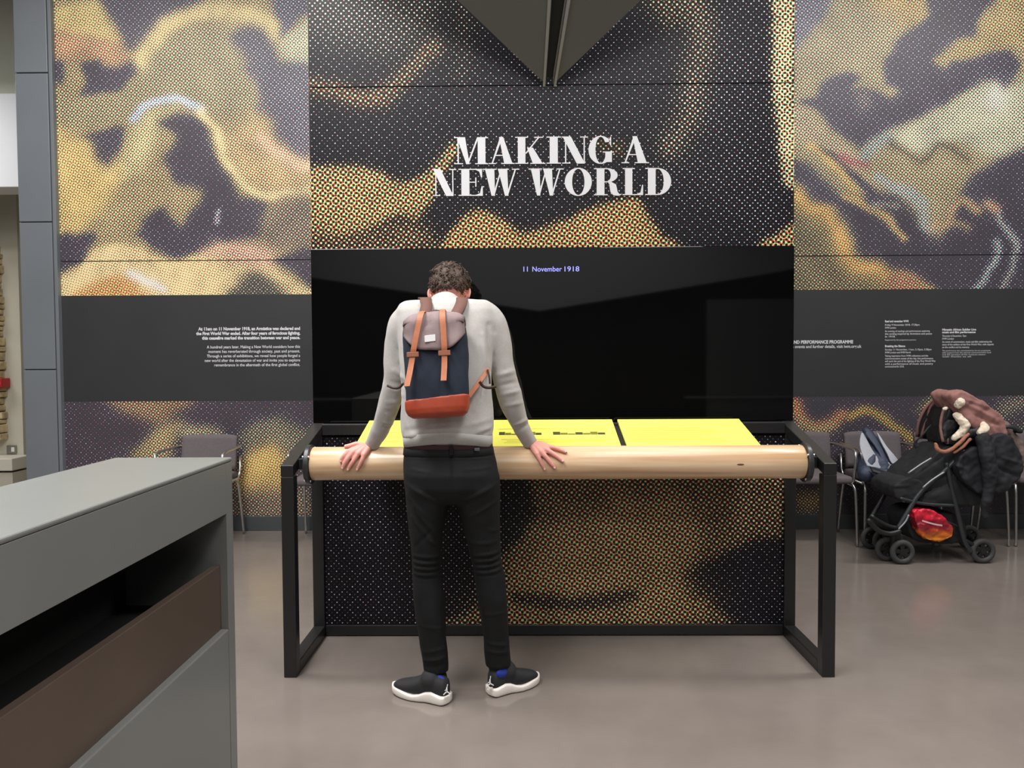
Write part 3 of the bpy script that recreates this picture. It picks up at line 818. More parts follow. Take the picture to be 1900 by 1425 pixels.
# title letters: high-contrast serif capitals, each one a mesh
def quad(*p): return [list(p)]
def ring_part(cx, cy, a, b, tx, ty, t0, t1, n=28):
    polys = []
    for i in range(n):
        u, v = t0 + (t1 - t0) * i / n, t0 + (t1 - t0) * (i + 1) / n
        P = lambda t, aa, bb: (cx + aa * math.cos(t), cy + bb * math.sin(t))
        polys.append([P(u, a, b), P(v, a, b), P(v, a - tx, b - ty), P(u, a - tx, b - ty)])
    return polys
def rect(x0, x1, y0, y1): return [[(x0, y0), (x1, y0), (x1, y1), (x0, y1)]]
def para(x0, x1, y0, x2, x3, y1): return [[(x0, y0), (x1, y0), (x3, y1), (x2, y1)]]
H = 0.035    # hairline
def glyph(c):
    """polygons in a box 0..w by 0..1, returns (polys, w)"""
    if c == 'I':
        return rect(.12, .42, 0, 1) + rect(0, .54, 0, H) + rect(0, .54, 1 - H, 1), .54
    if c == 'L':
        return rect(.10, .38, 0, 1) + rect(0, .80, 0, H) + rect(0, .48, 1 - H, 1) + [[(.80, 0), (.80, .38), (.765, .38), (.70, .10), (.55, H), (.55, 0)]], .80
    if c == 'E':
        return rect(.10, .38, 0, 1) + rect(0, .84, 0, H) + rect(0, .82, 1 - H, 1) + rect(.3, .6, .49, .49 + H) + rect(.58, .62, .34, .68) \
            + [[(.84, 0), (.84, .36), (.80, .36), (.74, .10), (.60, H), (.60, 0)], [(.82, 1), (.82, .68), (.78, .68), (.72, .9), (.6, 1 - H), (.6, 1)]], .84
    if c == 'D':
        return rect(.10, .38, 0, 1) + rect(0, .5, 0, H) + rect(0, .5, 1 - H, 1) + ring_part(.45, .5, .50, .5, .27, H, -math.pi / 2, math.pi / 2), .95
    if c == 'O':
        return ring_part(.48, .5, .48, .52, .26, H, 0, 2 * math.pi, 40), .96
    if c == 'R':
        return rect(.10, .38, 0, 1) + rect(0, .50, 0, H) + rect(0, .5, 1 - H, 1) + ring_part(.46, .74, .40, .26, .25, H, -math.pi / 2, math.pi / 2) \
            + rect(.3, .5, .48, .48 + H) + [[(.50, .50), (.62, .50), (.80, .40), (.86, .12), (.93, .04), (1.0, .05), (1.0, .02), (.88, -.02), (.70, .0), (.60, .12), (.56, .40)]], 1.0
    if c == 'G':
        return ring_part(.48, .5, .48, .52, .27, H, .62, 2 * math.pi - .55, 34) + rect(.66, .92, .05, .44) + rect(.56, 1.0, .44 - H, .44) \
            + [[(.86, .99), (.89, .99), (.89, .66), (.86, .66), (.80, .86)]], 1.0
    if c == 'N':
        return rect(.12, .12 + H * 1.4, 0, 1) + rect(0, .34, 0, H) + rect(.74, 1.06, 1 - H, 1) + rect(.88, .88 + H * 1.4, 0, 1) + para(.60, .93, 0, 0.02, .36, 1) + rect(-.02, .3, 1 - H, 1), 1.06
    if c == 'M':
        return rect(.12, .12 + H * 1.4, 0, 1) + rect(0, .32, 0, H) + para(.44, .56, 0, .10, .40, 1) + para(.46, .52, 0, .84, .90, 1) + rect(.86, 1.14, 0, 1) + rect(.76, 1.24, 0, H) + rect(.84, 1.24, 1 - H, 1) + rect(0, .3, 1 - H, 1), 1.24
    if c == 'A':
        return para(.08, .13, 0, .42, .52, 1) + para(.58, .90, 0, .38, .54, 1) + rect(.20, .68, .30, .30 + H) + rect(-.02, .26, 0, H) + rect(.46, .98, 0, H), .96
    if c == 'K':
        return rect(.10, .38, 0, 1) + rect(0, .48, 0, H) + rect(0, .48, 1 - H, 1) + para(.36, .42, .38, .86, .92, 1) + para(.66, 1.02, 0, .44, .66, .60) + rect(.56, 1.12, 0, H) + rect(.70, 1.04, 1 - H, 1), 1.12
    if c == 'W':
        return para(.26, .38, 0, .04, .36, 1) + para(.30, .36, 0, .58, .62, 1) + para(.72, .84, 0, .48, .80, 1) + para(.76, .82, 0, 1.06, 1.11, 1) + rect(-.04, .44, 1 - H, 1) + rect(.48, .86, 1 - H, 1) + rect(.96, 1.22, 1 - H, 1), 1.18
def letter(c, px0, px1, py_top, py_bot):
    polys, w = glyph(c)
    a = up(px0, py_bot); b2 = up(px1, py_bot); t = up(px0, py_top)
    V, Fc = [], []
    for i, pl in enumerate(polys):
        k0 = len(V)
        # each stroke is a thin raised slip; tiny depth steps keep overlaps clean
        y = Y_PANEL - 0.0045 - 0.00002 * (i % 9)
        for (u, v) in pl:
            V.append(Vector((a.x + (b2.x - a.x) * u / w, y, a.z + (b2.z - a.z) * u / w + (t.z - a.z) * v)))
        n = len(pl)
        for (u, v) in pl:
            V.append(Vector((a.x + (b2.x - a.x) * u / w, Y_PANEL, a.z + (b2.z - a.z) * u / w + (t.z - a.z) * v)))
        Fc.append(tuple(range(k0, k0 + n)))
        Fc += [(k0 + j, k0 + (j + 1) % n, k0 + n + (j + 1) % n, k0 + n + j) for j in range(n)]
    obj('title_letter', (V, Fc), WHITE_PRINT, panel)
for c, a, b2 in (('M', 843, 906), ('A', 908, 954), ('K', 956, 1012), ('I', 1014, 1041), ('N', 1043, 1091), ('G', 1092, 1139), ('A', 1154, 1203)):
    letter(c, a, b2, 255 - (a - 843) * .006, 305 - (a - 843) * .006)
for c, a, b2 in (('N', 803, 847), ('E', 851, 896), ('W', 898, 962), ('W', 983, 1044), ('O', 1048, 1098), ('R', 1102, 1153), ('L', 1155, 1193), ('D', 1197, 1245)):
    letter(c, a, b2, 314 - (a - 803) * .005, 364 - (a - 803) * .005)

# ------------------------------------------------------------------ reading table with the wooden roller
STEEL = mat('black_powder_coat', rgb(30, 30, 31), 0.36)
RAILTOP = STEEL
W = 0.056
xl, xr = U(522.5, 1000, Y_TFRONT).x, U(1552, 1000, Y_TFRONT).x
zf = U(522.5, 864, Y_TFRONT).z
zbk = U(583, 785, Y_TBACK).z
table = empty('reading_table', ((xl + xr) / 2, (Y_TFRONT + Y_TBACK) / 2, 0), 'black steel table with a long wooden roller and sloping yellow text plates', 'table')
def zs_at(y): return zf + (zbk - zf) * (y - Y_TFRONT) / (Y_TBACK - Y_TFRONT)
for x0 in (xl, xr - W):
    obj('leg', bbox(x0, x0 + W, Y_TFRONT, Y_TFRONT + W, 0, zs_at(Y_TFRONT) - W + 0.006, 0.003), STEEL, table)
    obj('leg', bbox(x0, x0 + W, Y_TBACK - W, Y_TBACK, 0.05, zs_at(Y_TBACK) - 0.05, 0.003), STEEL, table)
    obj('foot_rail', bbox(x0, x0 + W, Y_TFRONT + W, Y_TBACK, 0, W, 0.003), STEEL, table)
    q = lambda y, dz: [(x0, y, zs_at(y) + dz), (x0 + W, y, zs_at(y) + dz)]
    a, b2 = q(Y_TFRONT, -W + 0.006), q(Y_TBACK, -W + 0.006)
    a2, b3 = q(Y_TFRONT, 0), q(Y_TBACK, 0)
    obj('top_rail', bevel_mesh(hexa([a[0], a[1], b2[1], b2[0]], [a2[0], a2[1], b3[1], b3[0]]), 0.003), STEEL, table)
obj('back_rail', bbox(xl + W, xr - W, Y_TBACK - W, Y_TBACK, zbk - W, zbk - 0.002, 0.003), STEEL, table)
obj('bottom_rail', bbox(xl + W, xr - W, Y_TBACK - 0.045, Y_TBACK - 0.005, 0.005, U(1000, 1154, Y_TBACK).z, 0.003), STEEL, table)
z_pt = 1.00
print_grid('front_print', xl + W, xr - W, U(1000, 1154, Y_TBACK).z, z_pt, Y_TBACK - 0.035, (44, 42, 50), TABLE_P, HALF_PANEL, table, 0.010, 'dotted black and gold printed panel under the roller', 1.15)
obj('print_backing', box(xl + W, xr - W, Y_TBACK - 0.03, Y_TBACK - 0.015, 0.05, z_pt), STEEL, table)

# yellow text plates on the slope
def yellow_plastic():
    return mat('yellow_acrylic', rgb(234, 229, 104), 0.4, spec=0.4)
YEL = yellow_plastic()
nrm = Vector((0, -(zbk - zf), (Y_TBACK - Y_TFRONT))).normalized()
def onslope(x, y, up_by=0.0): return Vector((x, y, zs_at(y))) + nrm * up_by
kx = Y_TBACK / F_PX
def plate(xa, xb, name='text_plate'):
    yb, yf = Y_TBACK - 0.005, 3.42
    return obj(name, bevel_mesh(slab([onslope(xa, yf, 0.002), onslope(xb, yf, 0.002), onslope(xb, yb, 0.002), onslope(xa, yb, 0.002)], nrm, 0.012), 0.001, 1), YEL, table)
x_p = [U(p, 780, Y_TBACK).x for p in (686, 1135, 1145, 1370)]
pl1 = plate(x_p[0], x_p[1]); pl1['label'] = 'long yellow text plate'
pl2 = plate(x_p[2], x_p[3]); pl2['label'] = 'short yellow text plate'
obj('plate_tray', slab([onslope(x_p[0] + .02, 3.43, -0.03), onslope(x_p[3] - .02, 3.43, -0.03), onslope(x_p[3] - .02, Y_TBACK - W, -0.03), onslope(x_p[0] + .02, Y_TBACK - W, -0.03)], nrm, 0.028), STEEL, table)
OLV = mat('olive_print', rgb(118, 116, 40), 0.5)
OLV3 = mat('dark_olive_print', rgb(72, 72, 34), 0.5)
OLV2 = mat('pale_olive_print', rgb(196, 192, 62), 0.5)
def printed(parent, x0, x1, y0, y1, m, name='printed_strip'):
    obj(name, slab([onslope(x0, y0, 0.0142), onslope(x1, y0, 0.0142), onslope(x1, y1, 0.0142), onslope(x0, y1, 0.0142)], nrm, 0.0004), m, parent)
xx = lambda px, y: U(px, 800, y).x
for a, b2 in ((926, 1005), (1026, 1123)):
    n = 7
    xa, xb = xx(a, 3.64), xx(b2, 3.64)
    for i in range(n):
        u = xa + (xb - xa) * i / n
        printed(pl1, u, u + (xb - xa) / n - 0.001, 3.622, 3.662 - 0.006 * ((i * 2) % 5), OLV if i % 3 else OLV3)
for px0, px1, y in ((925, 1128, 3.70), (930, 1120, 3.56), (940, 1126, 3.54), (935, 1060, 3.52), (700, 745, 3.66), (698, 745, 3.60), (700, 742, 3.54)):
    printed(pl1, xx(px0, y), xx(px1, y), y, y + 0.006, OLV2, 'printed_line')
for i in range(7):
    y = 3.70 - 0.028 * i
    printed(pl2, xx(1166, y), xx(1300 + 55 * math.sin(i * 2.3) ** 2, y), y, y + 0.005, OLV2, 'printed_line')

# roller
YR = 3.385
RR = 31.0 / F_PX * YR
zr = U(1000, 858.5, YR).z
xr0, xr1 = U(580, 858, YR).x, U(1489, 858, YR).x
WOOD = bpy.data.materials.new('pale_turned_wood'); WOOD.use_nodes = True
def _wood():
    nt = WOOD.node_tree; N = nt.nodes; L = nt.links; b = N['Principled BSDF']
    tc = N.new('ShaderNodeTexCoord'); mp = N.new('ShaderNodeMapping')
    mp.inputs['Scale'].default_value = (0.5, 14, 14)
    L.new(tc.outputs['Object'], mp.inputs[0])
    n = N.new('ShaderNodeTexNoise'); n.inputs['Scale'].default_value = 2.2; n.inputs['Detail'].default_value = 7; n.inputs['Distortion'].default_value = 0.6
    L.new(mp.outputs[0], n.inputs['Vector'])
    cr = N.new('ShaderNodeValToRGB'); e2 = cr.color_ramp.elements
    e2[0].position = 0.30; e2[0].color = rgb(186, 148, 108)
    e2[1].position = 0.68; e2[1].color = rgb(228, 200, 166)
    e3 = cr.color_ramp.elements.new(0.48); e3.color = rgb(212, 178, 140)
    L.new(n.outputs['Fac'], cr.inputs[0]); L.new(cr.outputs[0], b.inputs['Base Color'])
    b.inputs['Roughness'].default_value = 0.30; b.inputs['Coat Weight'].default_value = 0.25; b.inputs['Coat Roughness'].default_value = 0.2
_wood()
def cylx(x0, x1, y, z, prof, n=48):
    V, Fc = [], []
    for x, r in prof:
        for k in range(n):
            t = 2 * math.pi * k / n
            V.append(Vector((x, y + r * math.cos(t), z + r * math.sin(t))))
    for i in range(len(prof) - 1):
        for k in range(n):
            Fc.append((i * n + k, i * n + (k + 1) % n, (i + 1) * n + (k + 1) % n, (i + 1) * n + k))
    Fc.append(tuple(range(n))); Fc.append(tuple(range((len(prof) - 1) * n, len(prof) * n)))
    return V, Fc
roller = obj('roller', cylx(xr0, xr1, YR, zr, [(xr0, RR - 0.005), (xr0 + 0.006, RR)] + [(xr0 + 0.006 + (xr1 - xr0 - 0.012) * i / 12, RR) for i in range(1, 12)] + [(xr1 - 0.006, RR), (xr1, RR - 0.005)], 64), WOOD, table, smooth=True, label='long pale wooden roller')
KNOT = mat('dark_wood_knot', rgb(96, 62, 40), 0.5)
BOLT = mat('bright_bolt', rgb(200, 200, 200), 0.25, 0.9)
for x0, s in ((xr0, -1), (xr1, 1)):
    f = obj('roller_flange', bevel_mesh(cylx(0, 0, YR, zr - 0.003, [(x0, 0.087), (x0 + s * 0.022, 0.087)], 40), 0.004, 2), mat('black_flange', rgb(44, 45, 47), 0.35), table)
    for k2 in range(4):
        t = math.pi / 4 + k2 * math.pi / 2 + 0.25
        yy, z2 = YR + 0.079 * math.cos(t), zr - 0.003 + 0.079 * math.sin(t)
        obj('bolt', cylx(0, 0, yy, z2, [(x0 - s * 0.004, 0.006), (x0 + s * 0.026, 0.006)], 10), BOLT, f)
    xi = xl + W if s < 0 else xr - W
    x_a, x_b = sorted((xi, x0 + s * 0.022))
    obj('roller_bracket', bbox(x_a, x_b, YR - 0.012, YR + 0.045, zs_at(YR) - 0.05, zs_at(YR) - 0.002, 0.003), STEEL, table)
    obj('axle_plate', bbox(*sorted((x0 + s * 0.022, x0 + s * 0.034)), YR - 0.03, YR + 0.03, zr - 0.06, zs_at(YR) - 0.01, 0.003), STEEL, table)
def RC(px, py, rad):
    """first point of a cylinder of radius rad about the roller axis along a photo pixel"""
    d = ray(px, py); o3 = Vector((0, 0, CAM_H))
    oy, oz = o3.y - YR, o3.z - zr
    a = d.y ** 2 + d.z ** 2; b = 2 * (oy * d.y + oz * d.z); c = oy * oy + oz * oz - rad * rad
    disc = b * b - 4 * a * c
    t = (-b - math.sqrt(disc)) / (2 * a) if disc > 0 else -b / (2 * a)
    return o3 + d * t
q = RC(1374, 862, RR)
obj('wood_knot', ellipsoid(q, Vector((0.016, 0, 0)), Vector((0, 0.001, 0)), Vector((0, 0, 0.004)), 14, 8), KNOT, roller, smooth=True)

# ------------------------------------------------------------------ grey desk in the foreground
DESK = mat('grey_desk_laminate', rgb(118, 120, 118), 0.32, spec=0.5, noise_amt=0.04, noise_scale=3)
DEND = 2.28
xd = U(431, 848, DEND).x
xd2 = U(213, 848, DEND).x
zd = U(431, 848, DEND).z
DN = 0.30
zz = lambda py: U(425, py, DEND).z
z1, z2_, z3 = zz(947), zz(1040), zz(1155)
desk = empty('information_desk', ((xd + xd2) / 2, (DN + DEND) / 2, 0), 'long grey desk with an open slot above a bronze strip', 'desk')
obj('desk_top', bbox(xd2, xd, DN, DEND, zd - 0.012, zd, 0.005, 3), DESK, desk)
obj('fascia', bbox(xd - 0.03, xd - 0.001, DN + 0.05, DEND - 0.05, z1, zd - 0.0125, 0.001), DESK, desk)
obj('end_panel', bbox(xd2 + 0.002, xd - 0.001, DEND - 0.05, DEND - 0.001, 0, zd - 0.0125, 0.001), DESK, desk)
obj('end_panel', bbox(xd2 + 0.002, xd - 0.001, DN, DN + 0.05, 0, zd - 0.0125, 0.001), DESK, desk)
obj('back_panel', box(xd2 + 0.002, xd2 + 0.03, DN + 0.05, DEND - 0.05, 0, zd - 0.03), DESK, desk)
obj('slot_floor', box(xd2 + 0.03, xd - 0.045, DN + 0.05, DEND - 0.05, z2_ - 0.14, z2_ - 0.12), mat('slot_lining', rgb(52, 54, 53), 0.5), desk)
obj('slot_lining', box(xd2 + 0.03, xd2 + 0.05, DN + 0.05, DEND - 0.05, z2_ - 0.12, zd - 0.03), mat('slot_lining', rgb(52, 54, 53), 0.5), desk)
obj('bronze_strip', bbox(xd - 0.045, xd - 0.022, DN + 0.05, DEND - 0.05, z3 - 0.01, z2_, 0.002), mat('brushed_bronze', rgb(98, 84, 74), 0.42, 0.35, noise_amt=0.06, noise_scale=4), desk, label='dark bronze strip below the slot')
obj('lower_panel', bbox(xd - 0.03, xd - 0.001, DN + 0.05, DEND - 0.05, 0.0, z3 - 0.001, 0.005, 3), DESK, desk)

# ------------------------------------------------------------------ more shape helpers
def grid_shell(P, thick):
    """closed thin shell over a grid of points P[i][j]; thickness goes along the grid normal"""
    ni, nj = len(P), len(P[0])
    V = [P[i][j] for i in range(ni) for j in range(nj)]
    N = []
    for i in range(ni):
        for j in range(nj):
            du = P[min(i + 1, ni - 1)][j] - P[max(i - 1, 0)][j]
            dv = P[i][min(j + 1, nj - 1)] - P[i][max(j - 1, 0)]
            n = du.cross(dv)
            N.append(n.normalized() if n.length > 1e-9 else Vector((0, -1, 0)))
    V2 = [v + n * thick for v, n in zip(V, N)]
    k = len(V)
    F = []
    for i in range(ni - 1):
        for j in range(nj - 1):
            a, b, c, d = i * nj + j, i * nj + j + 1, (i + 1) * nj + j + 1, (i + 1) * nj + j
            F.append((a, b, c, d)); F.append((k + d, k + c, k + b, k + a))
    rim = [(0, j) for j in range(nj)] + [(i, nj - 1) for i in range(1, ni)] + [(ni - 1, j) for j in range(nj - 2, -1, -1)] + [(i, 0) for i in range(ni - 2, 0, -1)]
    ids = [i * nj + j for i, j in rim]
    for a, b in zip(ids, ids[1:] + ids[:1]):
        F.append((a, k + a, k + b, b))
    return V + V2, F

def ribbon(path, wdir, width, thick, sub=5):
    """flat strap along a path; wdir = direction of its width (one vector or one per point)"""
    pts = smooth_path(path, sub)
    wd = wdir if isinstance(wdir, list) else [wdir] * len(path)
    wds = smooth_path(wd, sub)
    rows = []
    for p, w in zip(pts, wds):
        w = w.normalized() * (width / 2)
        rows.append([p - w, p, p + w])
    return grid_shell(rows, thick)

# ------------------------------------------------------------------ the visitor leaning on the roller
SKIN = mat('skin', rgb(226, 158, 146), 0.5, sss=0.15, noise_amt=0.06, noise_scale=60)
SWEAT = mat('heather_grey_sweatshirt', rgb(180, 176, 172), 0.95, sheen=0.15, noise_amt=0.05, noise_scale=160, bump=0.35, bump_scale=420)
RIB = mat('sweatshirt_ribbing', rgb(176, 173, 169), 0.95, sheen=0.1, bump=0.4, bump_scale=500)
JEAN = mat('black_denim', rgb(17, 18, 19), 0.8, spec=0.3, noise_amt=0.18, noise_scale=30, bump=0.3, bump_scale=500)
XA, YA, ZA = Vector((1, 0, 0)), Vector((0, 1, 0)), Vector((0, 0, 1))
person = empty('person', (-0.25, 3.12, 0), 'person in light grey sweatshirt and black jeans leaning on the wooden roller', 'person')

def hring(py, pxl, pxr, Y, hd, e=2.2):
    a, b = U(pxl, py, Y), U(pxr, py, Y)
    return ((a + b) / 2, XA, YA, (b.x - a.x) / 2, hd, e)

# --- jeans
pelvis = loft([hring(824, 752, 913, 3.135, .105, 2.4), hring(836, 750, 916, 3.135, .110, 2.4), hring(855, 749, 921, 3.13, .122, 2.5), hring(876, 749.5, 925, 3.12, .134, 2.5), hring(900, 751, 928, 3.12, .134, 2.4), hring(918, 754, 928, 3.125, .120, 2.3), hring(929, 762, 922, 3.13, .095, 2.2)], 40)
lleg = loft([hring(880, 752, 842, 3.12, .115), hring(905, 752, 841, 3.118, .118), hring(931, 754.5, 837, 3.12, .108), hring(963, 757, 827, 3.12, .096), hring(1000, 762, 819, 3.115, .084), hring(1035, 765, 818, 3.115, .074), hring(1070, 766, 819.5, 3.115, .068), hring(1106, 767, 825, 3.112, .070), hring(1142, 771, 827.5, 3.108, .065), hring(1178, 777, 828, 3.106, .058), hring(1214, 782, 831, 3.108, .054), hring(1232, 785, 832.5, 3.11, .052), hring(1244, 787, 832, 3.112, .052)], 30)
rleg = loft([hring(880, 836, 927, 3.12, .115), hring(905, 838, 928.5, 3.12, .118), hring(931, 841, 928.5, 3.125, .108), hring(963, 855, 928, 3.13, .096), hring(1000, 865, 928, 3.135, .084), hring(1035, 874, 930, 3.14, .074), hring(1070, 881, 937, 3.14, .068), hring(1106, 885, 940.5, 3.14, .070), hring(1142, 891.5, 943, 3.145, .065), hring(1178, 897, 944, 3.15, .058), hring(1214, 899, 947, 3.155, .053), hring(1234, 901, 948.5, 3.16, .052)], 30)
me = union_remesh('jeans', [pelvis, lleg, rleg], 0.0065, 5)
def xz(px, py, Y=3.03):
    p = U(px, py, Y); return p.x, p.z
def cr(px0, py0, px1, py1, w, amp, Y=3.03):
    a, b = xz(px0, py0, Y), xz(px1, py1, Y)
    return (a[0], a[1], b[0], b[1], w, amp)
JC = []
for py, am in ((1034, .006), (1046, .0065), (1057, .006), (1068, .005)):
    JC += [cr(767, py, 818, py + 3, .0055, am), cr(876 + (py - 1034) * .2, py + 2, 934, py - 4, .0055, am)]
    JC += [cr(767, py + 6, 818, py + 8, .005, -am * .8), cr(878, py + 8, 934, py + 2, .005, -am * .8)]
JC += [cr(768, 940, 822, 1010, .008, .006), cr(764, 960, 815, 1024, .007, .005), cr(756, 900, 820, 935, .008, .005), cr(754, 920, 800, 965, .007, .004),
       cr(920, 900, 858, 930, .008, .005), cr(925, 930, 870, 960, .007, .004), cr(926, 1010, 872, 1012, .007, .004), cr(800, 985, 770, 1015, .007, -.004),
       cr(762, 871, 800, 875, .005, .003), cr(862, 871, 912, 868, .005, .003), cr(836, 835, 838, 925, .006, -.006), cr(756, 850, 915, 851, .004, .0025),
       cr(785, 1232, 831, 1226, .006, .006), cr(784, 1216, 830, 1208, .006, .004), cr(788, 1244, 831, 1240, .006, -.004), cr(900, 1205, 945, 1212, .006, .004), cr(901, 1222, 947, 1226, .006, .004),
       cr(780, 1165, 826, 1172, .006, .003), cr(893, 1150, 940, 1146, .006, .003), cr(790, 1000, 812, 1016, .006, .004), cr(905, 985, 925, 990, .006, .003)]
displace(me, lambda co, no: creases(co, no, JC) + 0.0022 * pnoise(co, (24, 24, 14), 2.0))
jeans = link_mesh('jeans', me, JEAN, person, True)
jeans['label'] = 'black slim jeans'
obj('waistband', loft([hring(829, 750.5, 914.5, 3.135, .1085, 2.4), hring(830, 749.5, 915.5, 3.135, .1125, 2.4), hring(842, 748.5, 917.5, 3.133, .1165, 2.4), hring(843, 749.5, 916.5, 3.133, .113, 2.4)], 48), JEAN, jeans, True)
a = U(837.5, 845, 3.012)
obj('belt_loop', bbox(a.x - .007, a.x + .007, a.y - .004, a.y + .006, a.z, a.z + .04, .002), JEAN, jeans)
a = U(885, 834, 3.035)
obj('jeans_label', bbox(a.x - .010, a.x + .010, a.y - .005, a.y + .004, a.z - .005, a.z + .006, .001), mat('jeans_label_grey', rgb(92, 98, 104), 0.5), jeans)
obj('undershirt', loft([hring(806, 752, 913, 3.135, .108, 2.4), hring(820, 751, 914, 3.135, .110, 2.4), hring(833, 750.5, 914.5, 3.135, .1095, 2.4)], 48), mat('maroon_undershirt', rgb(72, 46, 48), 0.9), person, True, label='dark maroon shirt hem showing above the jeans')

# --- sweatshirt
torso = loft([hring(815, 754, 908, 3.135, .118, 2.3), hring(809, 747, 914, 3.136, .130, 2.3), hring(795, 744.5, 916.5, 3.14, .133, 2.3), hring(770, 744, 916, 3.148, .130, 2.3), hring(735, 746, 912, 3.16, .126, 2.3), hring(700, 745, 911, 3.172, .125, 2.4), hring(660, 741, 914, 3.192, .126, 2.4), hring(622, 738, 920, 3.215, .124, 2.4), hring(595, 737, 922, 3.235, .116, 2.6), hring(576, 737, 920, 3.25, .106, 2.8), hring(564, 742, 914, 3.262, .092, 2.8), hring(558, 752, 904, 3.270, .072, 2.6), hring(556, 770, 888, 3.275, .05, 2.4)], 48)
collar = loft([(U(826, 575, 3.26), XA, (YA * .9 + ZA * -.35).normalized(), .082, .075, 2.2), (U(826, 560, 3.30), XA, (YA * .86 - ZA * .5).normalized(), .064, .064, 2.2), (U(826, 557, 3.32), XA, (YA * .8 - ZA * .6).normalized(), .056, .054, 2.1), (U(826, 556, 3.33), XA, (YA * .75 - ZA * .66).normalized(), .050, .050, 2.1)], 30)
larm = limb([(U(769, 589, 3.25), .072), (U(750, 604, 3.248), .068), (U(738, 640, 3.245), .056), (U(734, 670, 3.245), .051), (U(734, 702, 3.25), .051), (U(722, 750, 3.275), .048), (U(709, 790, 3.315), .038), (U(705, 799, 3.325), .038), (U(693, 821, 3.352), .031)], 5, 20)
rarm = limb([(U(892, 588, 3.25), .074), (U(909, 602, 3.248), .071), (U(924, 636, 3.245), .058), (U(931, 668, 3.245), .051), (U(937, 702, 3.25), .052), (U(946, 735, 3.27), .052), (U(955, 762, 3.295), .046), (U(966, 790, 3.325), .037), (U(969, 797, 3.332), .037), (U(980, 817, 3.36), .032)], 5, 20)
me = union_remesh('sweatshirt', [torso, collar, larm, rarm], 0.0065, 6)
SC = [cr(905, 600, 908, 690, .010, -.010), cr(892, 620, 900, 690, .010, .005), cr(916, 620, 914, 680, .009, .005), cr(745, 620, 752, 700, .010, -.009), cr(905, 690, 893, 740, .010, -.007), cr(893, 700, 880, 760, .009, .005),
      cr(750, 800, 780, 795, .009, -.004), cr(750, 812, 775, 806, .008, .004), cr(912, 795, 880, 805, .009, .004), cr(752, 785, 762, 812, .008, .004), cr(868, 790, 905, 780, .010, .004), cr(880, 812, 912, 800, .008, -.004),
      cr(718, 690, 748, 705, .010, .006), cr(714, 712, 745, 716, .009, -.005), cr(712, 726, 742, 736, .009, .005), cr(705, 752, 738, 752, .009, .004), cr(700, 770, 730, 775, .008, -.004), cr(694, 793, 722, 803, .007, .007), cr(692, 803, 716, 813, .006, -.007),
      cr(915, 700, 955, 690, .010, .006), cr(918, 720, 962, 712, .009, -.005), cr(925, 738, 968, 728, .009, .005), cr(932, 760, 975, 752, .008, .004), cr(952, 800, 985, 786, .006, .007), cr(958, 810, 988, 796, .006, -.007),
      cr(800, 565, 815, 580, .008, .004), cr(850, 562, 842, 580, .008, .004)]
displace(me, lambda co, no: creases(co, no, SC) + 0.004 * pnoise(co, (9, 9, 7), 4.0) + 0.0016 * pnoise(co, (30, 30, 22), 8.0))
sweater = link_mesh('sweatshirt', me, SWEAT, person, True)
sweater['label'] = 'light grey marl sweatshirt'
hb_v, hb_f = loft([hring(829, 751, 912, 3.135, .1185, 2.3), hring(828, 749.5, 913.5, 3.135, .1225, 2.3), hring(818, 748.5, 914.5, 3.135, .130, 2.3), hring(808, 748, 914.5, 3.136, .132, 2.3)], 56)
hcx = sum(v.x for v in hb_v) / len(hb_v)
for v in hb_v:
    v.z += .024 * (1 - min(1, abs(v.x - hcx) / .185) ** 2)
obj('hem_band', (hb_v, hb_f), RIB, sweater, True)
for pts in ([(U(705, 800, 3.325), .0335), (U(699, 810, 3.34), .0335), (U(690, 825.5, 3.360), .0315)], [(U(969.5, 799, 3.335), .034), (U(974, 806, 3.345), .034), (U(983.5, 822, 3.366), .032)]):
    obj('cuff', tube(smooth_path([p for p, r in pts], 4), smooth_vals([r for p, r in pts], 4), 28), RIB, sweater, True)
# stand-up ribbed neck
obj('neckband', tube([U(826, 572, 3.318), U(826, 570.5, 3.338), U(826, 568.5, 3.356)], [.054, .0525, .049], 32), RIB, sweater, True)

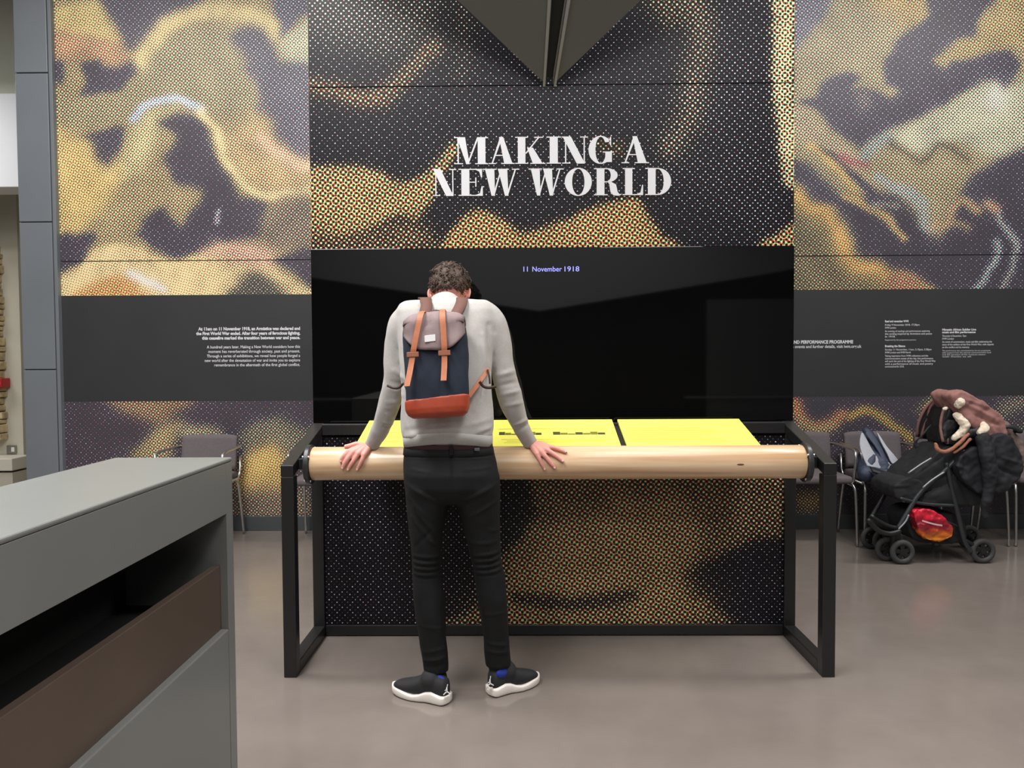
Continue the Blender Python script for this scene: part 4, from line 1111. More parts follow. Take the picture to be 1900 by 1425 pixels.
# --- body: head, neck, trunk, arms and hands as one skin
HC = U(834, 545, 3.445)                       # head centre
hf = Vector((0.03, 0.80, -0.60)).normalized()   # facing direction, bowed
hr = hf.cross(Vector((0, 0, 1))).normalized()
hu = hr.cross(hf).normalized()
def hp(r, f, u): return HC + hr * r + hf * f + hu * u
parts = [ellipsoid(hp(0, -.006, .022), hr * .076, hf * .096, hu * .098),
         ellipsoid(hp(0, .038, -.045), hr * .058, hf * .060, hu * .075),
         ellipsoid(hp(0, .062, -.095), hr * .030, hf * .030, hu * .024),
         limb([(hp(0, .088, .012), .011), (hp(0, .108, -.018), .013), (hp(0, .106, -.030), .014)], 3, 12),
         ellipsoid(hp(-.014, .098, -.032), hr * .010, hf * .010, hu * .008), ellipsoid(hp(.014, .098, -.032), hr * .010, hf * .010, hu * .008),
         limb([(hp(-.045, .076, .022), .010), (hp(-.015, .090, .022), .010)], 3, 10), limb([(hp(.045, .076, .022), .010), (hp(.015, .090, .022), .010)], 3, 10),
         limb([(hp(-.020, .090, -.058), .006), (hp(0, .098, -.056), .008), (hp(.020, .090, -.058), .006)], 3, 10),
         limb([(hp(-.016, .088, -.070), .007), (hp(0, .094, -.071), .008), (hp(.016, .088, -.070), .007)], 3, 10),
         limb([(HC - hf * .015 - hu * .055, .050), (U(828, 573, 3.37), .050), (U(826, 588, 3.28), .060)], 5, 20),
         loft([hring(800, 775, 890, 3.14, .085), hring(735, 770, 890, 3.165, .085), hring(660, 765, 892, 3.195, .085), hring(600, 765, 895, 3.24, .075), hring(578, 775, 885, 3.255, .055)], 24),
         loft([hring(905, 775, 905, 3.125, .07), hring(880, 768, 910, 3.125, .08), hring(800, 775, 890, 3.14, .08)], 24),
         limb([(U(797, 890, 3.12), .070), (U(792, 1000, 3.115), .048), (U(792, 1065, 3.115), .045), (U(797, 1110, 3.115), .044), (U(806, 1200, 3.11), .034), (U(810, 1255, 3.115), .032)], 4, 16),
         limb([(U(884, 890, 3.12), .070), (U(898, 1000, 3.135), .048), (U(908, 1065, 3.14), .045), (U(914, 1110, 3.14), .044), (U(922, 1200, 3.155), .034), (U(925, 1240, 3.16), .032)], 4, 16)]
# ears
for s in (-1, 1):
    c = hp(s * .081, -.004, -.004)
    parts.append(ellipsoid(c + hr * s * .006, (hr * s * .55 - hf * .85).normalized() * .017, (hr * s * .85 + hf * .55).normalized() * .0062, hu * .031, 18, 12))
    parts.append(limb([(c - hu * .026 + hf * .004, .006), (c - hu * .012, .008)], 3, 10))
# arms and hands
def hand(shoulder, elbow, wrist_pts, mcps, fingers, thumb, palm_extra):
    out = [limb([(shoulder, .042), (elbow, .034), (wrist_pts[0], .027)], 5, 16), limb([(wrist_pts[0], .027), (wrist_pts[1], .0245)], 3, 16)]
    w = wrist_pts[1]
    for i, m in enumerate(mcps):
        mid = w.lerp(m, .5) + Vector((0, -.002, .004))
        out.append(limb([(w.lerp(m, .08) + XA * 0.008 * (i - 1.5) * palm_extra, .0175), (mid, .0150), (m, .0122)], 4, 12))
    for f in fingers:
        n = len(f)
        out.append(limb([(p, r) for p, r in f], 4, 12))
    out.append(limb(thumb, 4, 12))
    return out
def R_(px, py, k): return RC(px, py, RR + k)
# hand over the roller beside the long plate (his left)
wl = [U(700, 812, 3.343), U(689, 826, 3.364)]
mL = [R_(646, 838, .019), R_(655, 839, .021), R_(664.5, 841.5, .020), R_(675, 844, .017)]
fL = [[(mL[0], .0118), (R_(639, 845, .0165), .0105), (R_(634, 851, .0115), .0092), (R_(632.5, 856, .0085), .0078)],
      [(mL[1], .0120), (R_(645, 851, .0165), .0106), (R_(639, 861, .0110), .0094), (R_(636, 868, .0085), .0080)],
      [(mL[2], .0116), (R_(657, 853, .0155), .0102), (R_(650.5, 863, .0105), .0092), (R_(646, 870.5, .0085), .0078)],
      [(mL[3], .0104), (R_(671.5, 854, .0145), .0094), (R_(667, 863, .0100), .0084), (R_(663, 870.5, .0080), .0072)]]
tL = [(wl[1].lerp(mL[0], .25) + Vector((0, .008, -.004)), .0150), (U(664, 824, 3.372), .0125), (U(651, 826.5, 3.366), .0105), (U(641.5, 828.5, 3.362), .0085)]
parts += hand(U(758, 602, 3.248), U(734, 702, 3.25), wl, mL, fL, tL, -1)
# his right hand
wr = [U(973, 806, 3.345), U(984, 823, 3.368)]
mR = [R_(1018, 829, .017), R_(1013, 834, .020), R_(1004, 838, .021), R_(996, 842, .018)]
fR = [[(mR[0], .0112), (R_(1030, 831, .014), .0100), (R_(1042, 835.5, .0100), .0088), (R_(1050, 839, .0080), .0074)],
      [(mR[1], .0120), (R_(1025, 841, .0155), .0104), (R_(1036, 849, .0105), .0092), (R_(1044, 855.5, .0085), .0080)],
      [(mR[2], .0120), (R_(1013, 848, .0155), .0106), (R_(1022, 859, .0105), .0094), (R_(1029, 867.5, .0085), .0082)],
      [(mR[3], .0108), (R_(1000.5, 851, .0150), .0096), (R_(1005.5, 861, .0100), .0086), (R_(1010.5, 870, .0080), .0074)]]
tR = [(wr[1].lerp(mR[0], .25) + Vector((0, .012, -.004)), .0145), (U(1004, 827, 3.405), .0120), (U(1018, 829.5, 3.425), .0105), (U(1030, 832, 3.435), .0088)]
parts += hand(U(903, 600, 3.248), U(937, 702, 3.25), wr, mR, fR, tR, 1)
me = union_remesh('body', parts, 0.0029, 4, 0.5)
body = link_mesh('body', me, SKIN, person, True)
NAIL = mat('fingernail', rgb(240, 190, 182), 0.3)
EYE = mat('eye_white', rgb(235, 232, 228), 0.2); IRIS = mat('iris_brown', rgb(70, 48, 34), 0.2); LIPM = mat('lip', rgb(196, 110, 104), 0.45)
for s in (-1, 1):
    obj('eye', ellipsoid(hp(s * .031, .0865, .004), hr * .0125, hf * .007, hu * .0065, 14, 10), EYE, body, True)
    obj('iris', ellipsoid(hp(s * .031, .0925, .003), hr * .0055, hf * .002, hu * .0055, 12, 8), IRIS, body, True)
obj('lips', limb([(hp(-.021, .093, -.064), .0045), (hp(0, .103, -.064), .006), (hp(.021, .093, -.064), .0045)], 4, 10), LIPM, body, True)
for f in fL + fR + [tL, tR]:
    tip, pr = f[-1][0], f[-2][0]
    d = (tip - pr).normalized()
    outn = Vector((0, tip.y - YR, tip.z - zr)).normalized()
    sd = d.cross(outn).normalized()
    obj('fingernail', ellipsoid(tip + outn * f[-1][1] * .80, d * .0058, sd * .0046, outn * .0022, 12, 8), NAIL, body, True)

# --- hair: dense shell with tufts
HAIR = mat('brown_hair', rgb(74, 56, 46), 0.6, noise_amt=0.35, noise_scale=70, bump=0.6, bump_scale=160)
hv, hfc = ellipsoid(hp(0, -.010, .026), hr * .0835, hf * .103, hu * .107, 56, 40)
def hair_ok(p):
    q = p - HC
    f, u, r = q.dot(hf), q.dot(hu), q.dot(hr)
    if f > .05 and u < .075: return False
    if f > .0 and u < .035: return False
    if u < -.050 + .25 * abs(r): return False
    if f > -.035 and u < .012: return False
    return True
hn = []
for p in hv:
    q = p - HC
    d = 0.012 * noise.noise(q * 42) + 0.008 * noise.noise(q * 90 + Vector((3, 1, 7)))
    ok = hair_ok(p)
    top = max(0, q.dot(hu)) * 0.10
    hn.append(p + (q.normalized() * (d + top) if ok else q * -0.16))
me = mesh_of('hair', hn, hfc)
hair = link_mesh('hair', me, HAIR, person, True)
hair['label'] = 'short tousled brown hair'
rr = random.Random(11)
TV, TF = [], []
for _ in range(2600):
    p = hv[rr.randrange(len(hv))]
    if not hair_ok(p): continue
    q = (p - HC)
    n = q.normalized()
    t = Vector((rr.uniform(-1, 1), rr.uniform(-1, 1), rr.uniform(-1, 1)))
    down = (-hu * 0.9 - n * n.dot(-hu * 0.9))
    swirl = n.cross(Vector((noise.noise(q * 30), noise.noise(q * 30 + Vector((9, 2, 4))), noise.noise(q * 30 + Vector((1, 7, 5))))))
    t = (down + swirl * 2.2 + t * .45 - n * n.dot(t) * .45).normalized()
    ln = rr.uniform(.018, .034) * (1.15 if q.dot(hu) > .05 else .75)
    w = rr.uniform(.0016, .0032)
    b = t.cross(n).normalized()
    base = p - n * .006 + Vector((rr.uniform(-1, 1), rr.uniform(-1, 1), rr.uniform(-1, 1))) * .004
    c1 = base + t * ln * .45 + n * ln * .42
    c2 = base + t * ln * 1.0 + n * ln * rr.uniform(.05, .40)
    k = len(TV)
    TV += [base - b * w, base + b * w, base + n * w, c1 - b * w * .9, c1 + b * w * .9, c1 + n * w * .9, c2]
    TF += [(k, k + 1, k + 4, k + 3), (k + 1, k + 2, k + 5, k + 4), (k + 2, k, k + 3, k + 5), (k + 3, k + 4, k + 6), (k + 4, k + 5, k + 6), (k + 5, k + 3, k + 6)]
t = obj('hair_tufts', (TV, TF), HAIR, hair, True); t['kind'] = 'stuff'

# --- sneakers and socks
UPPER = mat('black_knit_upper', rgb(34, 34, 36), 0.8, bump=0.3, bump_scale=600)
SOLE = mat('white_rubber_sole', rgb(226, 218, 210), 0.5)
SOCK = mat('blue_sock', rgb(32, 56, 150), 0.9)
LOGO = mat('white_emblem', rgb(225, 225, 225), 0.5)
def sneaker(heel, toe, length, ankle, sock_side, label, logo_px, logo_flip):
    f = (toe - heel); f.z = 0; f.normalize()
    s = Vector((f.y, -f.x, 0))
    h0 = Vector((heel.x, heel.y, 0))
    hw = lambda t: .041 if t < .02 else (.041 + (.0) * t if t < .35 else (.041 + .011 * math.sin((t - .35) / .5 * math.pi) if t < .85 else .041))
    ts = [0, .012, .04, .09, .16, .25, .35, .45, .55, .65, .75, .84, .91, .96, .99, 1.0]
    endk = lambda t: math.sqrt(max(0.02, 1 - ((.06 - t) / .062) ** 2)) if t < .06 else (math.sqrt(max(.015, 1 - ((t - .80) / .2005) ** 2)) if t > .80 else 1)
    ztop = lambda t: .040 + .014 * math.exp(-((t - .27) / .13) ** 2) - .010 * math.exp(-((t - .55) / .16) ** 2) + .006 * (t > .9) * (t - .9) * 10 - .004
    rings, up_r = [], []
    for t in ts:
        zt, zb_ = ztop(t), (.0 + .018 * max(0, (t - .8) / .2) ** 2 + .006 * max(0, (.08 - t) / .08))
        rings.append((h0 + f * (t * length) + ZA * ((zt + zb_) / 2), s, ZA, hw(t) * endk(t) * 1.04, (zt - zb_) / 2, 5))
    def topz(t):
        pts = [(0, .088), (.05, .104), (.2, .108), (.33, .112), (.42, .104), (.52, .090), (.65, .074), (.8, .064), (.92, .056), (1, .045)]
        for (a, va), (b, vb) in zip(pts[:-1], pts[1:]):
            if t <= b: return va + (vb - va) * (t - a) / (b - a)
        return .045
    for t in ts:
        tz = topz(t); lo = .020
        ek = endk(t)
        up_r.append((h0 + f * (.006 + t * (length - .012)) + ZA * ((tz + lo) / 2), s, ZA, hw(t) * .97 * ek * (0.86 if t < .4 else .95), (tz - lo) / 2 * (.6 + .4 * ek), 2.5))
    up_me = union_remesh('sneaker', [loft(up_r, 28), limb([(h0 + f * .085 + ZA * .085, .046), (ankle + ZA * .01, .041)], 3, 20)], 0.005, 5)
    sh = link_mesh('sneaker', up_me, UPPER, person, True)
    sh['label'] = label
    obj('sole', loft(rings, 36), SOLE, sh, True, label='thick white wavy sole')
    obj('sock', limb([(ankle - ZA * .01, .0435), (ankle + ZA * .02, .040)], 2, 20) if sock_side is None else ellipsoid(sock_side, f * .03, s * .014, ZA * .022, 16, 10), SOCK, sh, True)
    # leaping-figure emblem on the heel
    px, py, Y = logo_px
    o4 = U(px, py, Y)
    k = Y / F_PX
    def P(x, z): return o4 + (s * logo_n[0] + f * logo_n[1]).normalized() * (x * k * logo_flip) + ZA * (z * k)
    segs = [((0, 5), (1.5, 13), 1.1), ((0, 5), (0.2, -1), 2.0), ((0, 0), (-6, -6.5), 1.4), ((0.4, 0), (6.5, -4.5), 1.4), ((0, 4), (-3.5, 1.5), .9), ((-4.5, -11), (-2.5, -11), 1.2), ((2.5, -8.5), (4.5, -8.5), 1.2)]
    V5 = []
    for (x0, z0), (x1, z1), w in segs:
        V5.append(tube([P(x0, z0), P(x1, z1)], w * k * .8, 6, 'round'))
    V5.append(ellipsoid(P(0.2, 7.2), XA * 1.3 * k, YA * 1.3 * k, ZA * 1.3 * k, 8, 6))
    obj('emblem', merge(*V5), LOGO, sh, True, label='small white leaping figure emblem')
logo_n = (1, 0.0)
hl, tl = G(832, 1308), G(740, 1285)
logo_n = (0.3, -1)
sneaker(hl + Vector((.004, .012, 0)), tl, .272, U(812, 1262, 3.118), U(815, 1263, 3.064), 'black knit sneaker with white sole, its toe towards the grey desk', (829, 1283, 3.020), 1)
hl, tl = G(908, 1293), G(985, 1268)
logo_n = (0.3, 1)
sneaker(hl + Vector((-.004, .010, 0)), tl, .252, U(924, 1240, 3.165), U(932, 1248, 3.128), 'black knit sneaker with white sole, its toe towards the pushchair', (909, 1268, 3.098), 1)

# ------------------------------------------------------------------ backpack on his back
NAVY = mat('navy_canvas', rgb(22, 32, 48), 0.85, bump=0.35, bump_scale=500)
TAUPE = mat('taupe_canvas', rgb(142, 124, 124), 0.85, noise_amt=0.07, noise_scale=25, bump=0.35, bump_scale=500)
TAN = mat('tan_leather', rgb(186, 112, 76), 0.5, noise_amt=0.1, noise_scale=40)
RUST = mat('rust_leather', rgb(168, 66, 40), 0.5, noise_amt=0.12, noise_scale=30)
DBROWN = mat('brown_webbing', rgb(104, 70, 60), 0.75)
DSTRAP = mat('dark_brown_strap', rgb(56, 36, 28), 0.6)
bu = Vector((-.045, .17, .985)).normalized()
bn = Vector((0, -.985, .17)).normalized()
bx_ = bu.cross(bn).normalized() * -1
if bx_.x < 0: bx_ = -bx_
B0 = U(816.5, 775, 3.02)
def bp_(x, v, w): return B0 + bx_ * x + bu * v + bn * w
pack = empty('backpack', tuple(B0), "navy canvas backpack with taupe flap and tan straps worn on the person's back", 'backpack')
prof = [(0.0, .094, .040), (.010, .110, .054), (.03, .119, .060), (.10, .123, .064), (.20, .125, .064), (.30, .127, .062), (.345, .122, .056), (.375, .100, .044), (.392, .07, .03)]
rings = [(bp_(0, v, .064), bx_, bn, a, b, 3.2) for v, a, b in prof]
me = union_remesh('body', [loft(rings, 40)], 0.005, 3)
displace(me, lambda co, no: 0.005 * pnoise(co, (13, 13, 9), 1.0) + 0.002 * pnoise(co, (34, 34, 20), 6.0))
link_mesh('pack_body', me, NAVY, pack, True)
me = union_remesh('base', [loft([(bp_(0, v, .064), bx_ + bu * .07 * (v / .07), bn, a * 1.012 + .002, b * 1.015 + .002, 3.2) for v, a, b in ((-.003, .094, .040), (.008, .110, .054), (.028, .119, .060), (.050, .1205, .062), (.068, .1215, .0625))], 40)], 0.004, 2)
displace(me, lambda co, no: 0.004 * pnoise(co, (13, 13, 9), 1.0))
link_mesh('leather_base', me, RUST, pack, True)['label'] = 'rust red leather base'
# flap
rows = []
NJ = 23
for i in range(15):
    row = []
    for j in range(NJ):
        u = -1 + 2 * j / (NJ - 1)
        x = u * .1165
        vend = .246 + .075 * abs(u) ** 3.2
        prof_f = [(.022, .384), (.045, .402), (.080, .407), (.112, .397), (.130, .374)]
        edge = abs(u) ** 5
        if i < 5:
            w, v = prof_f[i]
            v -= .016 * edge + .010 * abs(u) ** 2
            w -= .014 * edge
        else:
            t = (i - 4) / 10
            v = .374 - .010 * abs(u) ** 2 + (vend - .374) * t
            w = .136 - .030 * edge - .004 * abs(u) ** 2
        w += .0035 * math.sin(u * 7 + 2.2 * (i / 15)) * min(1, i / 5) + .006 * noise.noise(Vector((u * 2.2, i * .22, 3)))
        v += .004 * noise.noise(Vector((u * 3, i * .1, 8)))
        if 2 <= i < 7: w += -.012 * math.exp(-((u + .18) / .14) ** 2)
        row.append(bp_(x, v, w))
    rows.append(row)
flap = obj('flap', grid_shell(rows, 0.004), TAUPE, pack, True, label='taupe grey flap')
def strap(pts, wid, m, nm, parent, th=.004):
    P = [bp_(*p) for p in pts]
    return obj(nm, ribbon(P, bx_, wid, th), m, parent, False)
s1 = strap([(-.040, .390, .060), (-.041, .404, .090), (-.043, .397, .122), (-.048, .370, .146), (-.060, .32, .149), (-.074, .258, .148), (-.080, .232, .142), (-.086, .20, .142), (-.094, .155, .150), (-.104, .108, .160)], .0215, TAN, 'closure_strap', pack)
s2 = strap([(.036, .394, .060), (.036, .408, .090), (.037, .399, .122), (.038, .370, .146), (.040, .32, .150), (.041, .258, .149), (.040, .232, .142), (.039, .20, .141), (.037, .165, .145), (.034, .124, .152)], .0215, TAN, 'closure_strap', pack)
for x in (-.080, .040):
    obj('strap_keeper', bevel_mesh(slab([bp_(x - .023, .221, .138), bp_(x + .023, .221, .138), bp_(x + .023, .241, .138), bp_(x - .023, .241, .138)], bn, .011), .002, 2), mat('keeper_leather', rgb(140, 82, 54), 0.5), pack)
obj('label_patch', bevel_mesh(slab([bp_(-.033, .276, .141), bp_(.008, .279, .141), bp_(.008, .304, .143), bp_(-.033, .301, .143)], bn, .006), .0008, 1), mat('white_label', rgb(232, 230, 232), 0.6), flap, label='small white label')
obj('grab_loop', tube(smooth_path([bp_(-.026, .395, .022), bp_(-.020, .418, .02), bp_(0, .425, .018), bp_(.020, .418, .02), bp_(.026, .395, .022)], 5), .006, 10), DSTRAP, pack, True)
# shoulder straps go over the shoulders
for px0, px1, pxf, s in ((791, 790, 786, -1), (853, 857, 860, 1)):
    P = [bp_((-.055 if s < 0 else .062), 0.375, .030), U(px0, 571, 3.125), U(px1, 560, 3.165), U(px1, 555, 3.22), U(pxf, 554.5, 3.28), U(pxf, 559, 3.345), U(pxf, 582, 3.392), U(pxf + 4 * s, 640, 3.38)]
    obj('shoulder_strap', ribbon(P, XA, .047, -.006), DBROWN, pack, True)
obj('side_strap', ribbon([bp_(.118, .075, .03), U(887, 712, 3.045), U(897, 697, 3.08), U(906, 684, 3.12)], (ZA * .7 - XA * .55), .017, .004), TAN, pack)
obj('strap_tail', tube(smooth_path([U(905, 686, 3.10), U(908, 700, 3.085), U(909, 712, 3.08)], 5), .0042, 8), DSTRAP, pack, True)
obj('strap_tail', tube(smooth_path([U(890, 708, 3.045), U(897, 717, 3.05), U(908, 719.5, 3.055), U(920, 717, 3.065)], 5), .0058, 8), DSTRAP, pack, True)
obj('strap_tail', tube(smooth_path([bp_(-.120, .10, .03), U(750, 712, 3.04), U(741, 719, 3.05), U(730, 720, 3.06), U(719, 715.5, 3.075)], 5), .0052, 8), DSTRAP, pack, True)

# ------------------------------------------------------------------ row of upholstered chairs along the wall
FABRIC = mat('taupe_upholstery', rgb(102, 94, 96), 0.9, noise_amt=0.06, noise_scale=60, bump=0.3, bump_scale=400)
CHROME = mat('chrome_tube', rgb(205, 205, 203), 0.30, 1.0)
ARMPAD = mat('arm_cap_black', rgb(30, 30, 31), 0.5)
def cushion(x0, x1, y0, y1, z0, z1, w):
    return bevel_mesh(box(x0, x1, y0, y1, z0, z1), w, 3)
CH_W = 0.46
def make_chair(label):
    c = empty('side_chair', (0, 0, 0), label, 'chair', 'upholstered chairs along the printed wall')
    h = CH_W / 2
    v, f = cushion(-h + .015, h - .015, -.23, .22, .455, .51, .02)
    obj('seat', (v, f), FABRIC, c, True)
    # backrest leans back a little and curves across
    rows = []
    for i in range(8):
        t = i / 7
        rows.append([Vector((u * (h - .012), .215 + .05 * t + .035 * (1 - u * u) - .03, .52 + .27 * t - .012 * (abs(u) ** 6) * (t > .9))) for u in [-1 + k / 6 for k in range(13)]])
    bv, bf = grid_shell(rows, -.028)
    obj('backrest', (bv, bf), FABRIC, c, True)
    for s in (-1, 1):
        x = s * (h + .002)
        obj('leg', tube(smooth_path([(x * .93, -.17, .445), (x * 1.0, -.20, .43), (x * 1.03, -.215, .35), (x * 1.06, -.235, 0.004)], 5), .0105, 12), CHROME, c, True)
        obj('leg', tube(smooth_path([(x * .93, .12, .445), (x * 1.0, .15, .43), (x * 1.03, .18, .35), (x * 1.06, .24, .004)], 5), .0105, 12), CHROME, c, True)
        obj('armrest', tube(smooth_path([(x * 1.0, .24, .70), (x * 1.06, .16, .702), (x * 1.09, .0, .70), (x * 1.09, -.12, .695), (x * 1.08, -.175, .67), (x * 1.06, -.185, .60), (x * 1.02, -.175, .47), (x * .95, -.15, .445)], 6), .0105, 12), CHROME, c, True)
        obj('side_rail', tube([(x * .95, -.17, .446), (x * .95, .20, .446), (x * .97, .235, .50), (x * .97, .25, .62)], .010, 10), CHROME, c, True)
    return c
Y_CH = 5.80
xs = [U(390, 830, 6.02).x, U(622, 830, 6.02).x, U(1487, 830, 6.02).x, U(1617, 830, 6.02).x, U(1747, 830, 6.02).x, U(1877, 830, 6.02).x]
labs = ['taupe chair with chrome frame showing just over the grey desk', 'taupe chair with chrome frame seen between the table legs on the desk side',
        'taupe chair with chrome frame behind the reading table, next to the backpack chair', 'taupe chair with chrome arms holding the grey and blue rucksack',
        'taupe chair with chrome arms mostly hidden behind the pushchair seat', 'taupe chair with chrome legs behind the coats on the pushchair']
ch0 = make_chair(labs[0])
for i, (x, lb) in enumerate(zip(xs, labs)):
    c = ch0 if i == 0 else copy_tree(ch0)
    c.location = (x, Y_CH, 0)
    c['label'] = lb

# ------------------------------------------------------------------ rucksack slumped on a chair
RN = mat('navy_nylon', rgb(48, 58, 78), 0.6, noise_amt=0.15, noise_scale=25, bump=0.2, bump_scale=300)
RG = mat('grey_ripstop', rgb(168, 170, 178), 0.65, noise_amt=0.06, noise_scale=40)
RK = mat('black_nylon', rgb(22, 23, 26), 0.6)
Yr_ = 5.58
def V3(px, py, Y=Yr_): return U(px, py, Y)
ruck = empty('rucksack', (V3(1620, 880).x, Yr_, 0.515), 'grey and navy rucksack slumped against the backrest of a chair', 'rucksack')
me = union_remesh('rucksack_body', [limb([(V3(1612, 868, 5.62), .085), (V3(1614, 840, 5.70), .07), (V3(1612, 812, 5.76), .045), (V3(1607, 800, 5.78), .026)], 5, 18),
      limb([(V3(1632, 872, 5.60), .085), (V3(1625, 840, 5.70), .07), (V3(1612, 806, 5.77), .036)], 5, 18),
      limb([(V3(1650, 875, 5.60), .062), (V3(1640, 850, 5.68), .055), (V3(1622, 815, 5.76), .03)], 5, 18),
      limb([(V3(1606, 878, 5.55), .06), (V3(1660, 882, 5.55), .055)], 4, 16)], .006, 4)
displace(me, lambda co, no: .010 * pnoise(co, (14, 14, 14), 5.5) + .004 * pnoise(co, (36, 36, 36), 1.5))
link_mesh('rucksack_body', me, RN, ruck, True)
def patch(pts, Y0, Y1, thick, m, nm, parent, lbl=None):
    """padded panel from a pixel outline; depth runs from Y0 (bottom) to Y1 (top)"""
    ys = [p[1] for p in pts]; lo, hi = max(ys), min(ys)
    P3 = []
    for (px, py) in rounded(pts):
        t = (lo - py) / (lo - hi)
        P3.append(U(px, py, Y0 + (Y1 - Y0) * t))
    n = Vector((0, -1, .45)).normalized()
    o = obj(nm, bevel_mesh(slab(P3, n, thick), thick * .3, 2), m, parent, True)
    if lbl: o['label'] = lbl
    return o
patch([(1598, 803), (1594, 825), (1601, 850), (1613, 871), (1632, 872), (1630, 855), (1617, 835), (1606, 814)], 5.535, 5.72, .014, RG, 'front_panel', ruck, 'pale grey front panel')
patch([(1626, 803), (1634, 822), (1645, 842), (1654, 860), (1668, 862), (1662, 850), (1645, 830), (1632, 810)], 5.53, 5.71, .012, RG, 'side_panel', ruck)
patch([(1605, 805), (1614, 800), (1630, 822), (1641, 845), (1648, 868), (1638, 872), (1634, 850), (1622, 828)], 5.535, 5.70, .012, RN, 'zip_band', ruck)
obj('pocket', ellipsoid(V3(1660, 871, 5.52), XA * .050, YA * .025, ZA * .042, 20, 12), RG, ruck, True, label='round grey pocket')
obj('pull_cord', tube(smooth_path([V3(1648, 858, 5.50), V3(1656, 866, 5.49), V3(1664, 860, 5.50), V3(1672, 866, 5.50), V3(1684, 878, 5.50)], 6), .0035, 8), mat('grey_cord', rgb(190, 192, 196), 0.6), ruck, True)
obj('shoulder_strap', ribbon([V3(1616, 872, 5.47), V3(1640, 880, 5.44), V3(1668, 887, 5.43), V3(1690, 888, 5.44)], (YA * .7 + ZA * .5), .05, .012), RK, ruck, True)
obj('strap_buckle', bbox(V3(1635, 893, 5.42).x - .018, V3(1635, 893, 5.42).x + .018, 5.405, 5.425, V3(1635, 893, 5.42).z - .008, V3(1635, 893, 5.42).z + .010, .003), CHROME, ruck)

# ------------------------------------------------------------------ pushchair
PK = mat('black_pushchair_fabric', rgb(30, 32, 34), 0.8, noise_amt=0.15, noise_scale=12, bump=0.25, bump_scale=250)
PF = mat('pushchair_frame', rgb(52, 55, 58), 0.4, 0.2)
PT = mat('pushchair_tyre', rgb(62, 62, 62), 0.7)
PH = mat('wheel_hub_plastic', rgb(30, 31, 32), 0.45)
PS = mat('silver_piping', rgb(150, 155, 158), 0.4, 0.4)
YN, YFAR = 5.10, 5.48
YM = (YN + YFAR) / 2
gp = G(1750, 1046)
pram = empty('pushchair', (gp.x, YM, 0), 'black folding pushchair piled with coats, standing in front of the chairs', 'pushchair')
def T(px, py, Y=YN): return U(px, py, Y)
def both(nm, pts, r, m):
    a = [T(*p) for p in pts]
    dY = YFAR - YN
    o = obj(nm, tube(smooth_path(a, 5), r, 12, 'round'), m, pram, True)
    b = [p + Vector((0, dY, 0)) for p in a]
    obj(nm, tube(smooth_path(b, 5), r, 12, 'round'), m, pram, True)
    return o
both('front_tube', [(1661, 990), (1682, 954), (1704, 918), (1730, 893), (1754, 872), (1788, 838)], .0155, PF)
both('rear_tube', [(1757, 862), (1764, 900), (1776, 950), (1788, 1000), (1800, 1022)], .0150, PF)
both('handle_tube', [(1782, 825), (1830, 802), (1872, 792), (1893, 800)], .0135, PF)
both('seat_tube', [(1672, 925), (1715, 935), (1770, 938)], .011, PF)
obj('handle_bar', tube([T(1893, 800), T(1893, 800) + Vector((0, YFAR - YN, 0))], .016, 14, 'round'), mat('foam_grip', rgb(20, 20, 21), 0.9), pram, True)
def wheel(px, py, Y, r, wdt, nm):
    c = U(px, py, Y); c.z = r
    V, F = [], []
    n, mseg = 36, 10
    for k in range(n):
        t = 2 * math.pi * k / n
        for j in range(mseg):
            p = 2 * math.pi * j / mseg
            rr_ = r - .019 + .019 * math.cos(p)
            V.append(c + Vector((rr_ * math.cos(t), wdt / 2 * math.sin(p), rr_ * math.sin(t))))
    for k in range(n):
        for j in range(mseg):
            F.append((k * mseg + j, ((k + 1) % n) * mseg + j, ((k + 1) % n) * mseg + (j + 1) % mseg, k * mseg + (j + 1) % mseg))
    w = obj('wheel', (V, F), PT, pram, True)
    hub = [disc_y(c.x, c.y - wdt * .42, c.y + wdt * .42, c.z, .020, 20)]
    for k in range(5):
        t = 2 * math.pi * k / 5 + .4
        d = Vector((math.cos(t), 0, math.sin(t))); sd = Vector((-math.sin(t), 0, math.cos(t)))
        a, b = c + d * .012, c + d * (r - .028)
        hub.append(hexa([a - sd * .012 - YA * .010, a + sd * .012 - YA * .010, b + sd * .016 - YA * .008, b - sd * .016 - YA * .008], [a - sd * .012 + YA * .010, a + sd * .012 + YA * .010, b + sd * .016 + YA * .008, b - sd * .016 + YA * .008]))
    obj('hub', merge(*hub), PH, w)
    rim = []
    n2 = 36
    Vr, Fr = [], []
    for k in range(n2):
        t = 2 * math.pi * k / n2
        for (rr_, yy) in ((r - .024, -wdt * .36), (r - .036, -wdt * .30), (r - .036, wdt * .30), (r - .024, wdt * .36)):
            Vr.append(c + Vector((rr_ * math.cos(t), yy, rr_ * math.sin(t))))
    for k in range(n2):
        for j in range(4):
            Fr.append((k * 4 + j, ((k + 1) % n2) * 4 + j, ((k + 1) % n2) * 4 + (j + 1) % 4, k * 4 + (j + 1) % 4))
    obj('rim', (Vr, Fr), PH, w, True)
    return c
RW = 0.082
c1 = wheel(1674, 1024, 5.10, RW, .036, 'w'); c2 = wheel(1646, 1020, 5.18, RW, .036, 'w')
wheel(1640, 1010, 5.42, RW, .036, 'w'); c4 = wheel(1618, 1008, 5.50, RW, .036, 'w')
RW2 = .084
c5 = wheel(1823, 1024, 5.12, RW2, .038, 'w'); c6 = wheel(1797, 1010, 5.52, RW2, .038, 'w')
obj('axle', tube([c1, c2], .011, 10), PH, pram, True)
obj('axle', tube([U(1640, 1010, 5.42) * 1.0 + Vector((0, 0, RW - U(1640, 1010, 5.42).z)), c4], .011, 10), PH, pram, True)
